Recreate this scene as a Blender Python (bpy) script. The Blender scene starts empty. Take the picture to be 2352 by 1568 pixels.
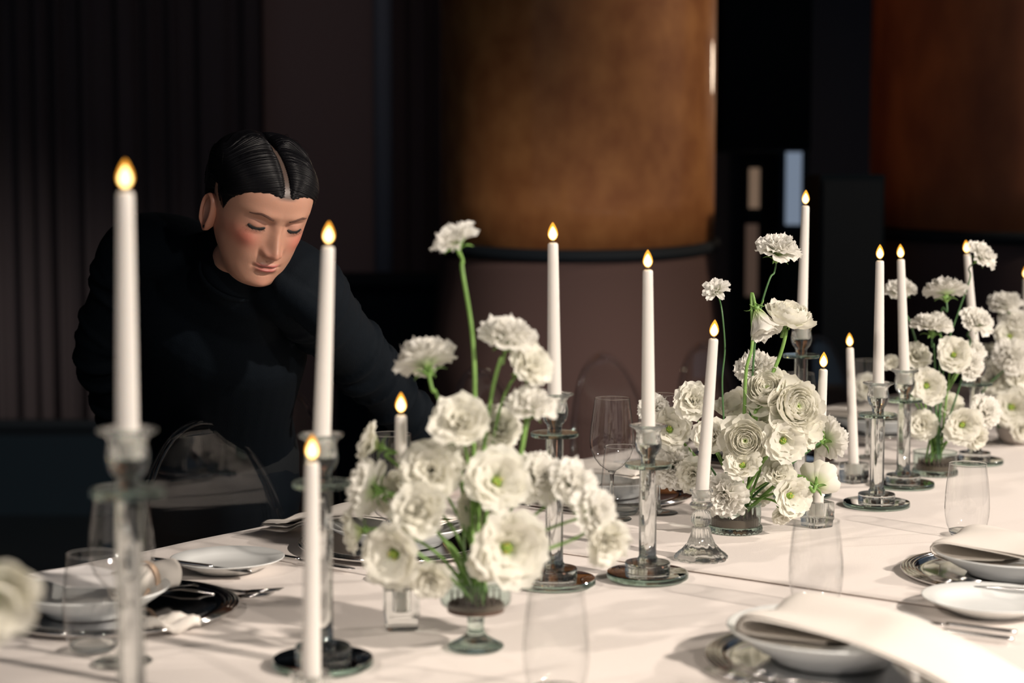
import bpy, bmesh, math, random
import numpy as np
from mathutils import Vector, Matrix, Quaternion, noise

# ------------------------------------------------------------------ camera, world, lights, exposure
SC = bpy.context.scene
COL = SC.collection
FPX, CAMZ, TZ = 4000.0, 1.31, 0.75
PITCH = math.atan(314 / FPX)
cam_d = bpy.data.cameras.new('camera')
cam = bpy.data.objects.new('camera', cam_d)
COL.objects.link(cam)
cam.location = (0, 0, CAMZ)
cam.rotation_euler = (math.pi / 2 - PITCH, 0, 0)
cam_d.sensor_width = 36.0
cam_d.lens = FPX / 2352 * 36.0
cam_d.clip_start, cam_d.clip_end = 0.05, 100
cam_d.dof.use_dof = True
cam_d.dof.focus_distance = 2.93
cam_d.dof.aperture_fstop = 2.7
SC.camera = cam

world = bpy.data.worlds.new('world')
SC.world = world
world.use_nodes = True
world.node_tree.nodes['Background'].inputs[0].default_value = (0.55, 0.75, 1.0, 1)
world.node_tree.nodes['Background'].inputs[1].default_value = 0.12

SC.view_settings.view_transform = 'Standard'
SC.view_settings.look = 'None'
SC.view_settings.gamma = 1.0
SC.view_settings.use_curve_mapping = False
SC.view_settings.exposure = 0.0
cy = SC.cycles
cy.max_bounces = 14
cy.diffuse_bounces = 4
cy.glossy_bounces = 5
cy.transmission_bounces = 12
cy.transparent_max_bounces = 24
cy.caustics_reflective = True
cy.caustics_refractive = True
cy.sample_clamp_indirect = 4.0
cy.blur_glossy = 0.5
cy.use_adaptive_sampling = True
cy.adaptive_threshold = 0.02
cy.use_denoising = True


def spot(name, loc, target, power, size_deg, blend, color, radius=0.05):
    d = bpy.data.lights.new(name, 'SPOT')
    d.energy, d.spot_size, d.spot_blend = power, math.radians(size_deg), blend
    d.color, d.shadow_soft_size = color, radius
    o = bpy.data.objects.new(name, d)
    COL.objects.link(o)
    o.location = loc
    o.rotation_euler = (Vector(target) - Vector(loc)).to_track_quat('-Z', 'Y').to_euler()
    return o


WARM = (1.0, 0.88, 0.77)
spot('spotlight_key', (3.6, -0.2, 3.3), (0.15, 2.45, 0.8), 1230, 54, 0.5, WARM, 0.09)
spot('spotlight_side', (4.6, 3.9, 3.0), (0.45, 2.6, 0.8), 520, 48, 0.5, WARM, 0.09)
spot('front_fill', (2.3, -1.9, 2.8), (0.3, 2.6, 0.9), 270, 30, 0.6, WARM, 0.08)  # fill added from the camera side to brighten the flower fronts
spot('spotlight_left', (-2.6, 0.2, 3.6), (0.75, 2.6, 0.75), 260, 26, 0.6, WARM, 0.09)
spot('spotlight_column', (5.6, 4.4, 3.2), (0.5, 6.0, 1.7), 330, 34, 0.8, (1.0, 0.80, 0.58), 0.15)
spot('spotlight_column_far', (5.2, 4.2, 3.4), (2.1, 6.2, 1.9), 60, 40, 0.8, (1.0, 0.70, 0.5), 0.15)
spot('spotlight_behind', (1.9, 7.9, 1.95), (0.5, 5.9, 1.8), 14, 40, 0.8, (1.0, 0.8, 0.6), 0.12)
spot('spotlight_wall', (-0.2, 4.6, 4.2), (-1.1, 8.0, 1.6), 25, 50, 1.0, (1.0, 0.80, 0.74), 0.3)


# ------------------------------------------------------------------ projection helpers (the camera's measured geometry)
_cp, _sp = math.cos(PITCH), math.sin(PITCH)


def ray(px, py):
    u, v = (px - 1176) / FPX, (784 - py) / FPX
    return Vector((u, _cp + v * _sp, v * _cp - _sp))


def at(px, py, z=TZ):
    d = ray(px, py)
    return Vector((0, 0, CAMZ)) + d * ((z - CAMZ) / d.z)


def aty(px, py, y):
    d = ray(px, py)
    return Vector((0, 0, CAMZ)) + d * (y / d.y)


DS, DN = Vector((0.6, 0.8, 0)), Vector((-0.8, 0.6, 0))     # along the table, across it (to the far guests)
TROT = math.atan2(0.8, 0.6)


def tab(s, n, z=TZ):
    p = DS * s + DN * n
    return Vector((p.x, p.y, z))


# ------------------------------------------------------------------ materials
def mat(name):
    m = bpy.data.materials.new(name)
    m.use_nodes = True
    nt = m.node_tree
    nt.nodes.clear()
    out = nt.nodes.new('ShaderNodeOutputMaterial')
    return m, nt, out


def N(nt, typ, **kw):
    n = nt.nodes.new(typ)
    for k, v in kw.items():
        setattr(n, k, v)
    return n


def principled(name, col, rough=0.5, metal=0.0, spec=0.5, bump=None, colnoise=None, coat=0.0, sheen=0.0, sss=0.0):
    m, nt, out = mat(name)
    b = N(nt, 'ShaderNodeBsdfPrincipled')
    b.inputs['Base Color'].default_value = (*col, 1)
    b.inputs['Roughness'].default_value = rough
    b.inputs['Metallic'].default_value = metal
    b.inputs['Specular IOR Level'].default_value = spec
    b.inputs['Coat Weight'].default_value = coat
    b.inputs['Sheen Weight'].default_value = sheen
    if sss:
        b.inputs['Subsurface Weight'].default_value = sss
        b.inputs['Subsurface Radius'].default_value = (0.010, 0.006, 0.004)
        b.inputs['Subsurface Scale'].default_value = 1.0
    nt.links.new(b.outputs[0], out.inputs[0])
    tc = None
    if bump or colnoise:
        tc = N(nt, 'ShaderNodeTexCoord')
    if bump:
        sc, strength, stretch = bump
        mp = N(nt, 'ShaderNodeMapping')
        mp.inputs['Scale'].default_value = stretch
        nz = N(nt, 'ShaderNodeTexNoise')
        nz.inputs['Scale'].default_value = sc
        nz.inputs['Detail'].default_value = 4
        bp = N(nt, 'ShaderNodeBump')
        bp.inputs['Strength'].default_value = strength
        bp.inputs['Distance'].default_value = 0.002
        nt.links.new(tc.outputs['Object'], mp.inputs[0])
        nt.links.new(mp.outputs[0], nz.inputs['Vector'])
        nt.links.new(nz.outputs[0], bp.inputs['Height'])
        nt.links.new(bp.outputs[0], b.inputs['Normal'])
    if colnoise:
        sc, c2, stretch, lo, hi = colnoise
        mp = N(nt, 'ShaderNodeMapping')
        mp.inputs['Scale'].default_value = stretch
        nz = N(nt, 'ShaderNodeTexNoise')
        nz.inputs['Scale'].default_value = sc
        nz.inputs['Detail'].default_value = 6
        rp = N(nt, 'ShaderNodeValToRGB')
        rp.color_ramp.elements[0].position, rp.color_ramp.elements[1].position = lo, hi
        rp.color_ramp.elements[0].color = (*col, 1)
        rp.color_ramp.elements[1].color = (*c2, 1)
        nt.links.new(tc.outputs['Object'], mp.inputs[0])
        nt.links.new(mp.outputs[0], nz.inputs['Vector'])
        nt.links.new(nz.outputs[0], rp.inputs[0])
        nt.links.new(rp.outputs[0], b.inputs['Base Color'])
    return m


def solid_glass(name, col=(0.985, 1, 0.992), ior=1.5, rough=0.0):
    m, nt, out = mat(name)
    g = N(nt, 'ShaderNodeBsdfGlass')
    g.inputs['Color'].default_value = (*col, 1)
    g.inputs['IOR'].default_value = ior
    g.inputs['Roughness'].default_value = rough
    t = N(nt, 'ShaderNodeBsdfTransparent')     # part of the light passes straight through the block
    mx = N(nt, 'ShaderNodeMixShader')
    mx.inputs[0].default_value = 0.1
    nt.links.new(g.outputs[0], mx.inputs[1])
    nt.links.new(t.outputs[0], mx.inputs[2])
    nt.links.new(mx.outputs[0], out.inputs[0])
    return m


def thin_glass(name, col=(0.96, 0.97, 0.97), ior=1.5, boost=1.0, rough=0.02, edge=0.45):
    m, nt, out = mat(name)
    t = N(nt, 'ShaderNodeBsdfTransparent')
    lw = N(nt, 'ShaderNodeLayerWeight')          # a longer way through the wall near the outline
    lw.inputs[0].default_value = 0.5
    rp = N(nt, 'ShaderNodeValToRGB')
    rp.color_ramp.elements[0].position, rp.color_ramp.elements[1].position = 0.70, 1.0
    rp.color_ramp.elements[0].color = (*col, 1)
    rp.color_ramp.elements[1].color = (*[c * edge for c in col], 1)
    nt.links.new(lw.outputs['Facing'], rp.inputs[0])
    nt.links.new(rp.outputs[0], t.inputs[0])
    g = N(nt, 'ShaderNodeBsdfGlossy')
    g.inputs['Roughness'].default_value = rough
    f = N(nt, 'ShaderNodeFresnel')
    geo = N(nt, 'ShaderNodeNewGeometry')
    io = N(nt, 'ShaderNodeMapRange')          # same reflectance from both sides of the thin wall
    io.inputs['To Min'].default_value = ior
    io.inputs['To Max'].default_value = 1 / ior
    nt.links.new(geo.outputs['Backfacing'], io.inputs['Value'])
    nt.links.new(io.outputs[0], f.inputs['IOR'])
    mu = N(nt, 'ShaderNodeMath', operation='MULTIPLY')
    mu.inputs[1].default_value = boost
    mu.use_clamp = True
    mx = N(nt, 'ShaderNodeMixShader')
    nt.links.new(f.outputs[0], mu.inputs[0])
    nt.links.new(mu.outputs[0], mx.inputs[0])
    nt.links.new(t.outputs[0], mx.inputs[1])
    nt.links.new(g.outputs[0], mx.inputs[2])
    nt.links.new(mx.outputs[0], out.inputs[0])
    return m


def emission(name, col, strength, clear=0.0, tint=(1, 1, 1)):
    m, nt, out = mat(name)
    e = N(nt, 'ShaderNodeEmission')
    e.inputs[0].default_value = (*col, 1)
    e.inputs[1].default_value = strength
    if clear > 0:
        t = N(nt, 'ShaderNodeBsdfTransparent')
        t.inputs[0].default_value = (*tint, 1)
        mx = N(nt, 'ShaderNodeMixShader')
        mx.inputs[0].default_value = clear
        nt.links.new(e.outputs[0], mx.inputs[1])
        nt.links.new(t.outputs[0], mx.inputs[2])
        nt.links.new(mx.outputs[0], out.inputs[0])
    else:
        nt.links.new(e.outputs[0], out.inputs[0])
    return m


def petal_material(name, col, base_col):
    m, nt, out = mat(name)
    at_ = N(nt, 'ShaderNodeAttribute', attribute_name='heart')
    mix = N(nt, 'ShaderNodeMix', data_type='RGBA')
    mix.inputs['A'].default_value = (*col, 1)
    mix.inputs['B'].default_value = (*base_col, 1)
    nt.links.new(at_.outputs['Fac'], mix.inputs['Factor'])
    d = N(nt, 'ShaderNodeBsdfPrincipled')
    d.inputs['Roughness'].default_value = 0.55
    d.inputs['Specular IOR Level'].default_value = 0.3
    t = N(nt, 'ShaderNodeBsdfTranslucent')
    mx = N(nt, 'ShaderNodeMixShader')
    mx.inputs[0].default_value = 0.40
    nt.links.new(mix.outputs['Result'], d.inputs['Base Color'])
    nt.links.new(mix.outputs['Result'], t.inputs['Color'])
    nt.links.new(d.outputs[0], mx.inputs[1])
    nt.links.new(t.outputs[0], mx.inputs[2])
    nt.links.new(mx.outputs[0], out.inputs[0])
    return m


def attr_skin(name):
    m, nt, out = mat(name)
    a = N(nt, 'ShaderNodeAttribute', attribute_name='tone')
    b = N(nt, 'ShaderNodeBsdfPrincipled')
    b.inputs['Roughness'].default_value = 0.42
    b.inputs['Specular IOR Level'].default_value = 0.45
    b.inputs['Subsurface Weight'].default_value = 0.25
    b.inputs['Subsurface Radius'].default_value = (0.012, 0.004, 0.002)
    b.inputs['Subsurface Scale'].default_value = 0.6
    nz = N(nt, 'ShaderNodeTexNoise')
    nz.inputs['Scale'].default_value = 420
    tc = N(nt, 'ShaderNodeTexCoord')
    bp = N(nt, 'ShaderNodeBump')
    bp.inputs['Strength'].default_value = 0.12
    bp.inputs['Distance'].default_value = 0.001
    nt.links.new(tc.outputs['Object'], nz.inputs['Vector'])
    nt.links.new(nz.outputs[0], bp.inputs['Height'])
    nt.links.new(bp.outputs[0], b.inputs['Normal'])
    nt.links.new(a.outputs['Color'], b.inputs['Base Color'])
    nt.links.new(b.outputs[0], out.inputs[0])
    return m


M = dict(
    wax=principled('wax', (0.67, 0.64, 0.60), 0.36, spec=0.5, sss=0.15),
    wick=principled('wick', (0.05, 0.04, 0.03), 0.8),
    flame_shell=emission('flame_shell', (1.0, 0.42, 0.05), 2.2, 0.50, (1.0, 0.85, 0.55)),
    flame_core=emission('flame_core', (1.0, 0.86, 0.52), 8.0),
    crystal=solid_glass('crystal'),
    crystal_green=solid_glass('crystal_green', (0.93, 1.0, 0.97)),
    thin=thin_glass('thin_glass', (0.988, 0.990, 0.990), 1.5, 1.6),
    ribbed=thin_glass('ribbed_glass', (0.80, 0.88, 0.85), 1.5, 1.5, 0.05),
    acrylic=thin_glass('acrylic', (0.97, 0.97, 0.97), 1.5, 1.05, 0.015),
    mirror=principled('mirror', (0.80, 0.82, 0.82), 0.03, 1.0),
    silver=principled('silver', (0.72, 0.71, 0.70), 0.10, 1.0),
    dark_silver=principled('dark_silver', (0.55, 0.55, 0.56), 0.08, 1.0),
    steel=principled('steel', (0.70, 0.69, 0.68), 0.16, 1.0),
    cloth=principled('tablecloth_linen', (0.80, 0.735, 0.69), 0.9, spec=0.15, bump=(700, 0.25, (1, 1, 1)), sheen=0.1),
    napkin=principled('napkin_linen', (0.80, 0.75, 0.69), 0.9, spec=0.15, bump=(900, 0.35, (1, 1, 1))),
    paper=principled('card_paper', (0.86, 0.83, 0.82), 0.8, spec=0.2),
    ribbon=principled('ribbon_satin', (0.80, 0.58, 0.42), 0.4),
    porcelain=principled('porcelain', (0.82, 0.84, 0.83), 0.12, spec=0.55),
    stone_bowl=principled('stoneware', (0.36, 0.32, 0.29), 0.6),
    petal=petal_material('petal_white', (0.895, 0.88, 0.80), (0.55, 0.68, 0.24)),
    petal_cool=petal_material('petal_snow', (0.90, 0.885, 0.835), (0.52, 0.68, 0.26)),
    stem=principled('stem_green', (0.13, 0.26, 0.05), 0.5, colnoise=(30, (0.20, 0.36, 0.09), (1, 1, 1), 0.35, 0.65)),
    stem_dark=principled('stem_dark_green', (0.055, 0.14, 0.045), 0.5),
    eye=principled('flower_eye_green', (0.22, 0.36, 0.05), 0.6),
    stamen=principled('stamen_yellow', (0.56, 0.50, 0.12), 0.6),
    frog=principled('pin_holder_brass', (0.10, 0.062, 0.045), 0.5, 0.3),
    water=principled('wet_dark', (0.03, 0.035, 0.03), 0.2),
    black_cloth=principled('black_jersey', (0.0014, 0.0036, 0.0065), 0.8, spec=0.12, bump=(600, 0.3, (1, 1, 1))),
    black_trouser=principled('black_twill', (0.006, 0.008, 0.010), 0.85, spec=0.2),
    leather=principled('black_leather', (0.01, 0.01, 0.01), 0.4),
    skin=attr_skin('skin'),
    hair=principled('black_hair', (0.003, 0.003, 0.004), 0.36, spec=0.16),
    brow=principled('eyebrow_hair', (0.095, 0.042, 0.028), 0.8),
    lash=principled('eyelash_hair', (0.008, 0.006, 0.006), 0.6),
    stud=principled('earring_metal', (0.05, 0.05, 0.06), 0.2, 1.0),
    gold=principled('gold_leaf', (0.38, 0.145, 0.05), 0.6, 0.05, 0.25, coat=0.35, bump=(14, 0.7, (1, 1, 0.6)),
                    colnoise=(11, (0.57, 0.25, 0.088), (1, 1, 0.8), 0.35, 0.7)),
    gold_red=principled('copper_leaf', (0.27, 0.095, 0.05), 0.6, 0.05, 0.25, bump=(9, 0.5, (1, 1, 0.6)),
                        colnoise=(6, (0.46, 0.17, 0.07), (1, 1, 0.5), 0.35, 0.7)),
    black_ring=principled('black_rope', (0.004, 0.010, 0.017), 0.8),
    drape=principled('brown_drape', (0.135, 0.085, 0.078), 0.9, spec=0.1),
    drape_dark=principled('dark_drape', (0.12, 0.085, 0.085), 0.9, spec=0.1),
    curtain=principled('curtain_velvet', (0.10, 0.083, 0.09), 0.9, spec=0.1),
    wall=principled('wall_paint', (0.33, 0.235, 0.225), 0.85, spec=0.1),
    wall_dark=principled('wall_dark_paint', (0.10, 0.10, 0.12), 0.85, spec=0.1),
    pilaster=principled('pilaster_paint', (0.30, 0.33, 0.40), 0.5),
    black=principled('black_matte', (0.006, 0.014, 0.022), 0.8, spec=0.2),
    floor=principled('floor_dark', (0.006, 0.013, 0.020), 0.6, colnoise=(3, (0.008, 0.015, 0.02), (1, 1, 1), 0.4, 0.6)),
    wood=principled('dark_wood', (0.10, 0.06, 0.04), 0.5),
    lit_blue=emission('lit_blue_slot', (0.42, 0.52, 0.68), 0.40),
    tan_glow=emission('tan_glow_strip', (0.75, 0.50, 0.34), 0.22),
    tan_glow_dim=emission('tan_glow_strip_dim', (0.75, 0.48, 0.36), 0.085),
)


# ------------------------------------------------------------------ mesh builder
class MB:
    def __init__(self):
        self.v, self.f, self.mi, self.attr = [], [], [], {}
        self.flat = False

    def add(self, verts, faces, mi=0):
        o = len(self.v)
        self.v.extend([tuple(p) for p in verts])
        self.f.extend([tuple(i + o for i in f) for f in faces])
        self.mi.extend([mi] * len(faces))
        return o

    def grid(self, rows, wrap=False, mi=0, cap0=False, cap1=False):
        nu, nv = len(rows), len(rows[0])
        verts = [p for r in rows for p in r]
        faces = []
        for i in range(nu - 1):
            for j in range(nv if wrap else nv - 1):
                k = (j + 1) % nv
                faces.append((i * nv + j, i * nv + k, (i + 1) * nv + k, (i + 1) * nv + j))
        if cap0:
            faces.append(tuple(reversed(range(nv))))
        if cap1:
            faces.append(tuple((nu - 1) * nv + j for j in range(nv)))
        return self.add(verts, faces, mi)

    def lathe(self, prof, seg=40, c=(0, 0, 0), mod=None, closed=False, cap0=False, cap1=False, mi=0):
        rows = []
        pr = list(prof) + ([prof[0]] if closed else [])
        for i, (r, z) in enumerate(pr):
            row = []
            for j in range(seg):
                a = 2 * math.pi * j / seg
                rr = r * (mod(a, r, z) if mod else 1)
                row.append((c[0] + rr * math.cos(a), c[1] + rr * math.sin(a), c[2] + z))
            rows.append(row)
        return self.grid(rows, True, mi, cap0, cap1)

    def tube(self, pts, rad, seg=8, mi=0, caps=True, lateral=None, flat=None):
        pts = [Vector(p) for p in pts]
        n = len(pts)
        if not hasattr(rad, '__len__'):
            rad = [rad] * n
        rows, up = [], None
        for i in range(n):
            t = (pts[min(i + 1, n - 1)] - pts[max(i - 1, 0)])
            t = t.normalized() if t.length > 1e-9 else Vector((0, 0, 1))
            if lateral is not None:
                a = Vector(lateral) - t * t.dot(Vector(lateral))
                a.normalize()
            elif up is None:
                a = t.orthogonal().normalized()
            else:
                a = up - t * t.dot(up)
                a.normalize()
            up = a
            b = t.cross(a)
            r = rad[i]
            ra, rb = r if hasattr(r, '__len__') else (r, r * (flat if flat else 1))
            rows.append([pts[i] + a * (ra * math.cos(2 * math.pi * j / seg)) + b * (rb * math.sin(2 * math.pi * j / seg)) for j in range(seg)])
        return self.grid(rows, True, mi, caps, caps)

    def capsule(self, pts, rad, seg=20, lateral=None, sub=8):
        """closed rounded chain with smooth interpolation, for voxel merging"""
        pts = [Vector(p) for p in pts]
        rr = [r if hasattr(r, '__len__') else (r, r) for r in rad]
        P, R = [], []
        n = len(pts)
        for i in range(n - 1):
            p0, p1, p2, p3 = pts[max(i - 1, 0)], pts[i], pts[i + 1], pts[min(i + 2, n - 1)]
            for k in range(sub):
                t = k / sub
                P.append(0.5 * ((2 * p1) + (p2 - p0) * t + (2 * p0 - 5 * p1 + 4 * p2 - p3) * t * t + (3 * p1 - p0 - 3 * p2 + p3) * t ** 3))
                s = t * t * (3 - 2 * t)
                R.append((rr[i][0] * (1 - s) + rr[i + 1][0] * s, rr[i][1] * (1 - s) + rr[i + 1][1] * s))
        P.append(pts[-1])
        R.append(rr[-1])
        d0 = (P[0] - P[1]).normalized()
        d1 = (P[-1] - P[-2]).normalized()
        A, B = [], []
        for k in range(5):
            a = math.pi / 2 * (1 - k / 5.0) * 0.97
            A.append((P[0] + d0 * (min(R[0]) * math.sin(a)), (R[0][0] * math.cos(a), R[0][1] * math.cos(a))))
            B.append((P[-1] + d1 * (min(R[-1]) * math.sin(a)), (R[-1][0] * math.cos(a), R[-1][1] * math.cos(a))))
        allp = [a[0] for a in A] + P + [b[0] for b in reversed(B)]
        allr = [a[1] for a in A] + R + [b[1] for b in reversed(B)]
        self.tube(allp, allr, seg, lateral=lateral)

    def box(self, lo, hi, mi=0, rot=0, c=None):
        self.flat = True
        x0, y0, z0 = lo
        x1, y1, z1 = hi
        vs = [(x0, y0, z0), (x1, y0, z0), (x1, y1, z0), (x0, y1, z0), (x0, y0, z1), (x1, y0, z1), (x1, y1, z1), (x0, y1, z1)]
        if rot or c:
            c = c or (0, 0, 0)
            cs, sn = math.cos(rot), math.sin(rot)
            vs = [(c[0] + x * cs - y * sn, c[1] + x * sn + y * cs, c[2] + z) for x, y, z in vs]
        self.add(vs, [(0, 3, 2, 1), (4, 5, 6, 7), (0, 1, 5, 4), (1, 2, 6, 5), (2, 3, 7, 6), (3, 0, 4, 7)], mi)

    def ball(self, c, r, seg=12, rings=8, sc=(1, 1, 1)):
        rows = []
        for i in range(rings + 1):
            ph = math.pi * (i + 0.02) / (rings + 0.04)
            rows.append([(c[0] + r * sc[0] * math.sin(ph) * math.cos(2 * math.pi * j / seg), c[1] + r * sc[1] * math.sin(ph) * math.sin(2 * math.pi * j / seg),
                          c[2] + r * sc[2] * math.cos(ph)) for j in range(seg)])
        self.grid(rows, True, 0, True, True)

    def mesh(self, name, mats, smooth=True):
        me = bpy.data.meshes.new(name)
        me.from_pydata(self.v, [], self.f)
        for m in (mats if isinstance(mats, (list, tuple)) else [mats]):
            me.materials.append(m)
        me.polygons.foreach_set('material_index', self.mi)
        me.polygons.foreach_set('use_smooth', [bool(smooth)] * len(me.polygons))
        for k, vals in self.attr.items():
            if len(vals) and hasattr(vals[0], '__len__'):
                a = me.attributes.new(k, 'FLOAT_COLOR', 'POINT')
                a.data.foreach_set('color', [c for q in vals for c in (*q, 1.0)])
            else:
                a = me.attributes.new(k, 'FLOAT', 'POINT')
                a.data.foreach_set('value', list(vals))
        me.update()
        bm = bmesh.new()
        bm.from_mesh(me)
        bmesh.ops.recalc_face_normals(bm, faces=bm.faces)
        bm.to_mesh(me)
        bm.free()
        return me

    def build(self, name, mats, parent=None, smooth=True, sharp=None):
        o = obj(name, self.mesh(name, mats, smooth and not self.flat), parent)
        if sharp:
            edge_split(o, sharp)
        return o


def edge_split(o, deg):
    md = o.modifiers.new('edges', 'EDGE_SPLIT')
    md.split_angle = math.radians(deg)
    return o


def obj(name, me, parent=None, loc=None):
    o = bpy.data.objects.new(name, me)
    COL.objects.link(o)
    if parent is not None:
        o.parent = parent
    if loc is not None:
        o.location = loc
    return o


def tag(o, label, cat, group=None, kind=None):
    if label:
        o['label'] = label
    if cat:
        o['category'] = cat
    if group:
        o['group'] = group
    if kind:
        o['kind'] = kind
    return o


def thing(name, label, cat, loc=(0, 0, 0), rz=0, group=None):
    o = bpy.data.objects.new(name, None)
    o.empty_display_size = 0.02
    COL.objects.link(o)
    o.location = loc
    o.rotation_euler = (0, 0, rz)
    return tag(o, label, cat, group)


def copy_tree(src, label=None, loc=None, rz=None, parent=None):
    c = src.copy()
    COL.objects.link(c)
    if parent is not None:
        c.parent = parent
    for ch in list(src.children):
        copy_tree(ch, parent=c)
    if label:
        c['label'] = label
    if loc is not None:
        c.location = loc
    if rz is not None:
        c.rotation_euler = (0, 0, rz)
    return c


def struct(name, mb, m, smooth=False):
    o = mb.build(name, m, None, smooth)
    o['kind'] = 'structure'
    return o


def smoothstep(a, b, x):
    t = max(0.0, min(1.0, (x - a) / (b - a)))
    return t * t * (3 - 2 * t)


# ------------------------------------------------------------------ the room
b = MB(); b.box((-7, -3, -0.1), (7, 9, 0)); struct('floor', b, M['floor'])
b = MB(); b.box((-7, 8.6, 0), (7, 8.8, 5)); struct('wall_back', b, M['wall_dark'])
b = MB(); b.box((-7.2, -3, 0), (-7, 9, 5)); struct('wall_left', b, M['wall_dark'])
b = MB(); b.box((-7, -3, 5), (7, 9, 5.1)); struct('ceiling', b, M['black'])


def bx(px, y):
    return (px - 1176) / FPX * y


def bz(py, y):
    return aty(1176, py, y).z


def pleats(name, label, x0, x1, y, z0, z1, m, amp, pitch, seed, group=None):
    r = random.Random(seed)
    n = int((x1 - x0) / 0.012)
    row = []
    ph = 0.0
    for i in range(n + 1):
        x = x0 + (x1 - x0) * i / n
        ph += 2 * math.pi * 0.012 / (pitch * (1 + 0.35 * math.sin(i * 0.13 + seed) + 0.2 * math.sin(i * 0.041)))
        row.append((x, y + amp * math.sin(ph) + amp * 0.4 * math.sin(2.3 * ph + seed)))
    rows = []
    for k in range(6):
        z = z0 + (z1 - z0) * k / 5
        rows.append([(x, yy, z) for x, yy in row] + [(x, yy + 0.03, z) for x, yy in reversed(row)])
    mb = MB()
    mb.grid(rows, True, 0, True, True)
    return tag(mb.build(name, m), label, 'curtain', group)


YB = 8.2
pleats('curtain', 'long dark pleated curtain along the wall behind the woman in black', bx(-1400, YB), bx(604, YB), YB, 0.02, 4.6, M['curtain'], 0.035, 0.16, 3)
pleats('curtain', 'narrow dark curtain hanging between the pale pilaster and the gold column', bx(902, YB), bx(1120, YB), YB, 0.02, 4.6, M['drape_dark'], 0.03, 0.13, 8)
b = MB(); b.box((bx(612, 8.4), 8.38, 0), (bx(866, 8.4), 8.6, 4.8)); struct('wall_panel', b, M['wall'])
b = MB(); b.lathe([(0.05, 0), (0.05, 4.8)], 20, (bx(882, 8.3), 8.35, 0), cap0=True, cap1=True); struct('trim_1', b, M['pilaster'], True)
b = MB(); b.box((bx(1850, 8.3), 8.25, 0), (bx(2020, 8.3), 8.6, 4.8)); struct('trim_2', b, M['wall_dark'])


def gold_column(px_c, half_px, y, py_bot, sag, m, mdrape, lab1, lab2, flare, seed):
    x, r, zb = bx(px_c, y), half_px / FPX * y, bz(py_bot, y)
    root = thing('hanging_column', lab1, 'column', (x, y, 0))
    mb = MB()
    rows = []
    for k in range(24):
        f = k / 23
        row = []
        for j in range(96):
            a = 2 * math.pi * j / 96
            dip = -sag * max(0, -math.sin(a)) * (1 - f)
            row.append((r * math.cos(a), r * math.sin(a), zb + dip + (4.7 - zb) * f))
        rows.append(row)
    mb.grid(rows, True, 0, True, True)
    mb.build('gold_drum', m, root)
    mb = MB()
    pts = []
    for j in range(97):
        a = 2 * math.pi * j / 96
        pts.append((1.004 * r * math.cos(a), 1.004 * r * math.sin(a), zb - sag * max(0, -math.sin(a)) - 0.012))
    mb.tube(pts, 0.021, 8, caps=False)
    mb.build('black_rim', M['black_ring'], root)
    # the upholstered foot of the column, its cloth falling in slack folds
    foot = thing('column_drape', lab2, 'drape', (x, y, 0))
    mb = MB()
    rows = []
    for k in range(30):
        f = k / 29
        z = (zb - 0.03) * (1 - f)
        row = []
        for j in range(128):
            a = 2 * math.pi * j / 128
            rr = r * (0.99 + flare * f)
            fold = 0.014 * f * math.sin(a * 9 + 5 * f + seed) + 0.012 * math.sin(12 * f + 3 * math.sin(a * 2.5 + seed)) * f
            row.append(((rr + fold) * math.cos(a), (rr + fold) * math.sin(a), max(z - sag * max(0, -math.sin(a)) * (1 - f), 0.001)))
        rows.append(row)
    mb.grid(rows, True, 0, True, True)
    mb.build('cloth', mdrape, foot)
    return root


gold_column(1325, 313, 6.0, 548, 0.035, M['gold'], M['drape'],
            'big round column of mottled gold leaf with a black lower rim',
            'brown cloth cone under the mottled gold column', 0.30, 1.0)
gold_column(2335, 335, 6.3, 522, 0.02, M['gold_red'], M['drape_dark'],
            'second round column, reddish copper, cut by the edge of the view',
            'dark brown cloth under the reddish copper column', 0.22, 2.0)

# the stand with two glowing tan strips, the screen and the loudspeaker between the columns
b = MB(); b.box((bx(1655, 7.2), 7.2, bz(345, 7.2)), (bx(1858, 7.2), 7.45, bz(-120, 7.2)))
scr = thing('hanging_screen', 'large black screen hanging between the two columns', 'screen')
b.build('screen_panel', M['black'], scr)
b = MB(); b.tube([(bx(1750, 7.2), 7.33, bz(-100, 7.2)), (bx(1750, 7.2), 7.33, 5.0)], 0.02, 10); b.build('hanger', M['black'], scr)


def strip_post(label, px0, px1, py0, py1, y, m):
    t = thing('strip_post', label, 'light', (bx((px0 + px1) / 2, y), y, 0))
    w = (px1 - px0) / FPX * y / 2
    mb = MB(); mb.box((-w * 1.8, 0.02, 0.0), (w * 1.8, 0.08, bz(py0, y) + 0.05)); mb.build('post', M['black'], t)
    mb = MB(); mb.box((-w, -0.005, bz(py1, y)), (w, 0.021, bz(py0, y))); mb.build('glowing_strip', m, t)
    return t


strip_post('tall pale blue lit slot beneath the hanging black screen', 1804, 1838, 348, 516, 7.6, M['lit_blue'])
t = strip_post('post with two dim glowing tan strips beside the gold column', 1720, 1742, 386, 478, 7.5, M['tan_glow'])  # tan strips drawn as evenly emissive boxes on a post
mb = MB(); w = 13 / FPX * 7.5; mb.box((-w - 0.008, -0.005, bz(680, 7.5)), (w - 0.008, 0.021, bz(515, 7.5))); mb.build('glowing_strip', M['tan_glow_dim'], t)

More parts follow.
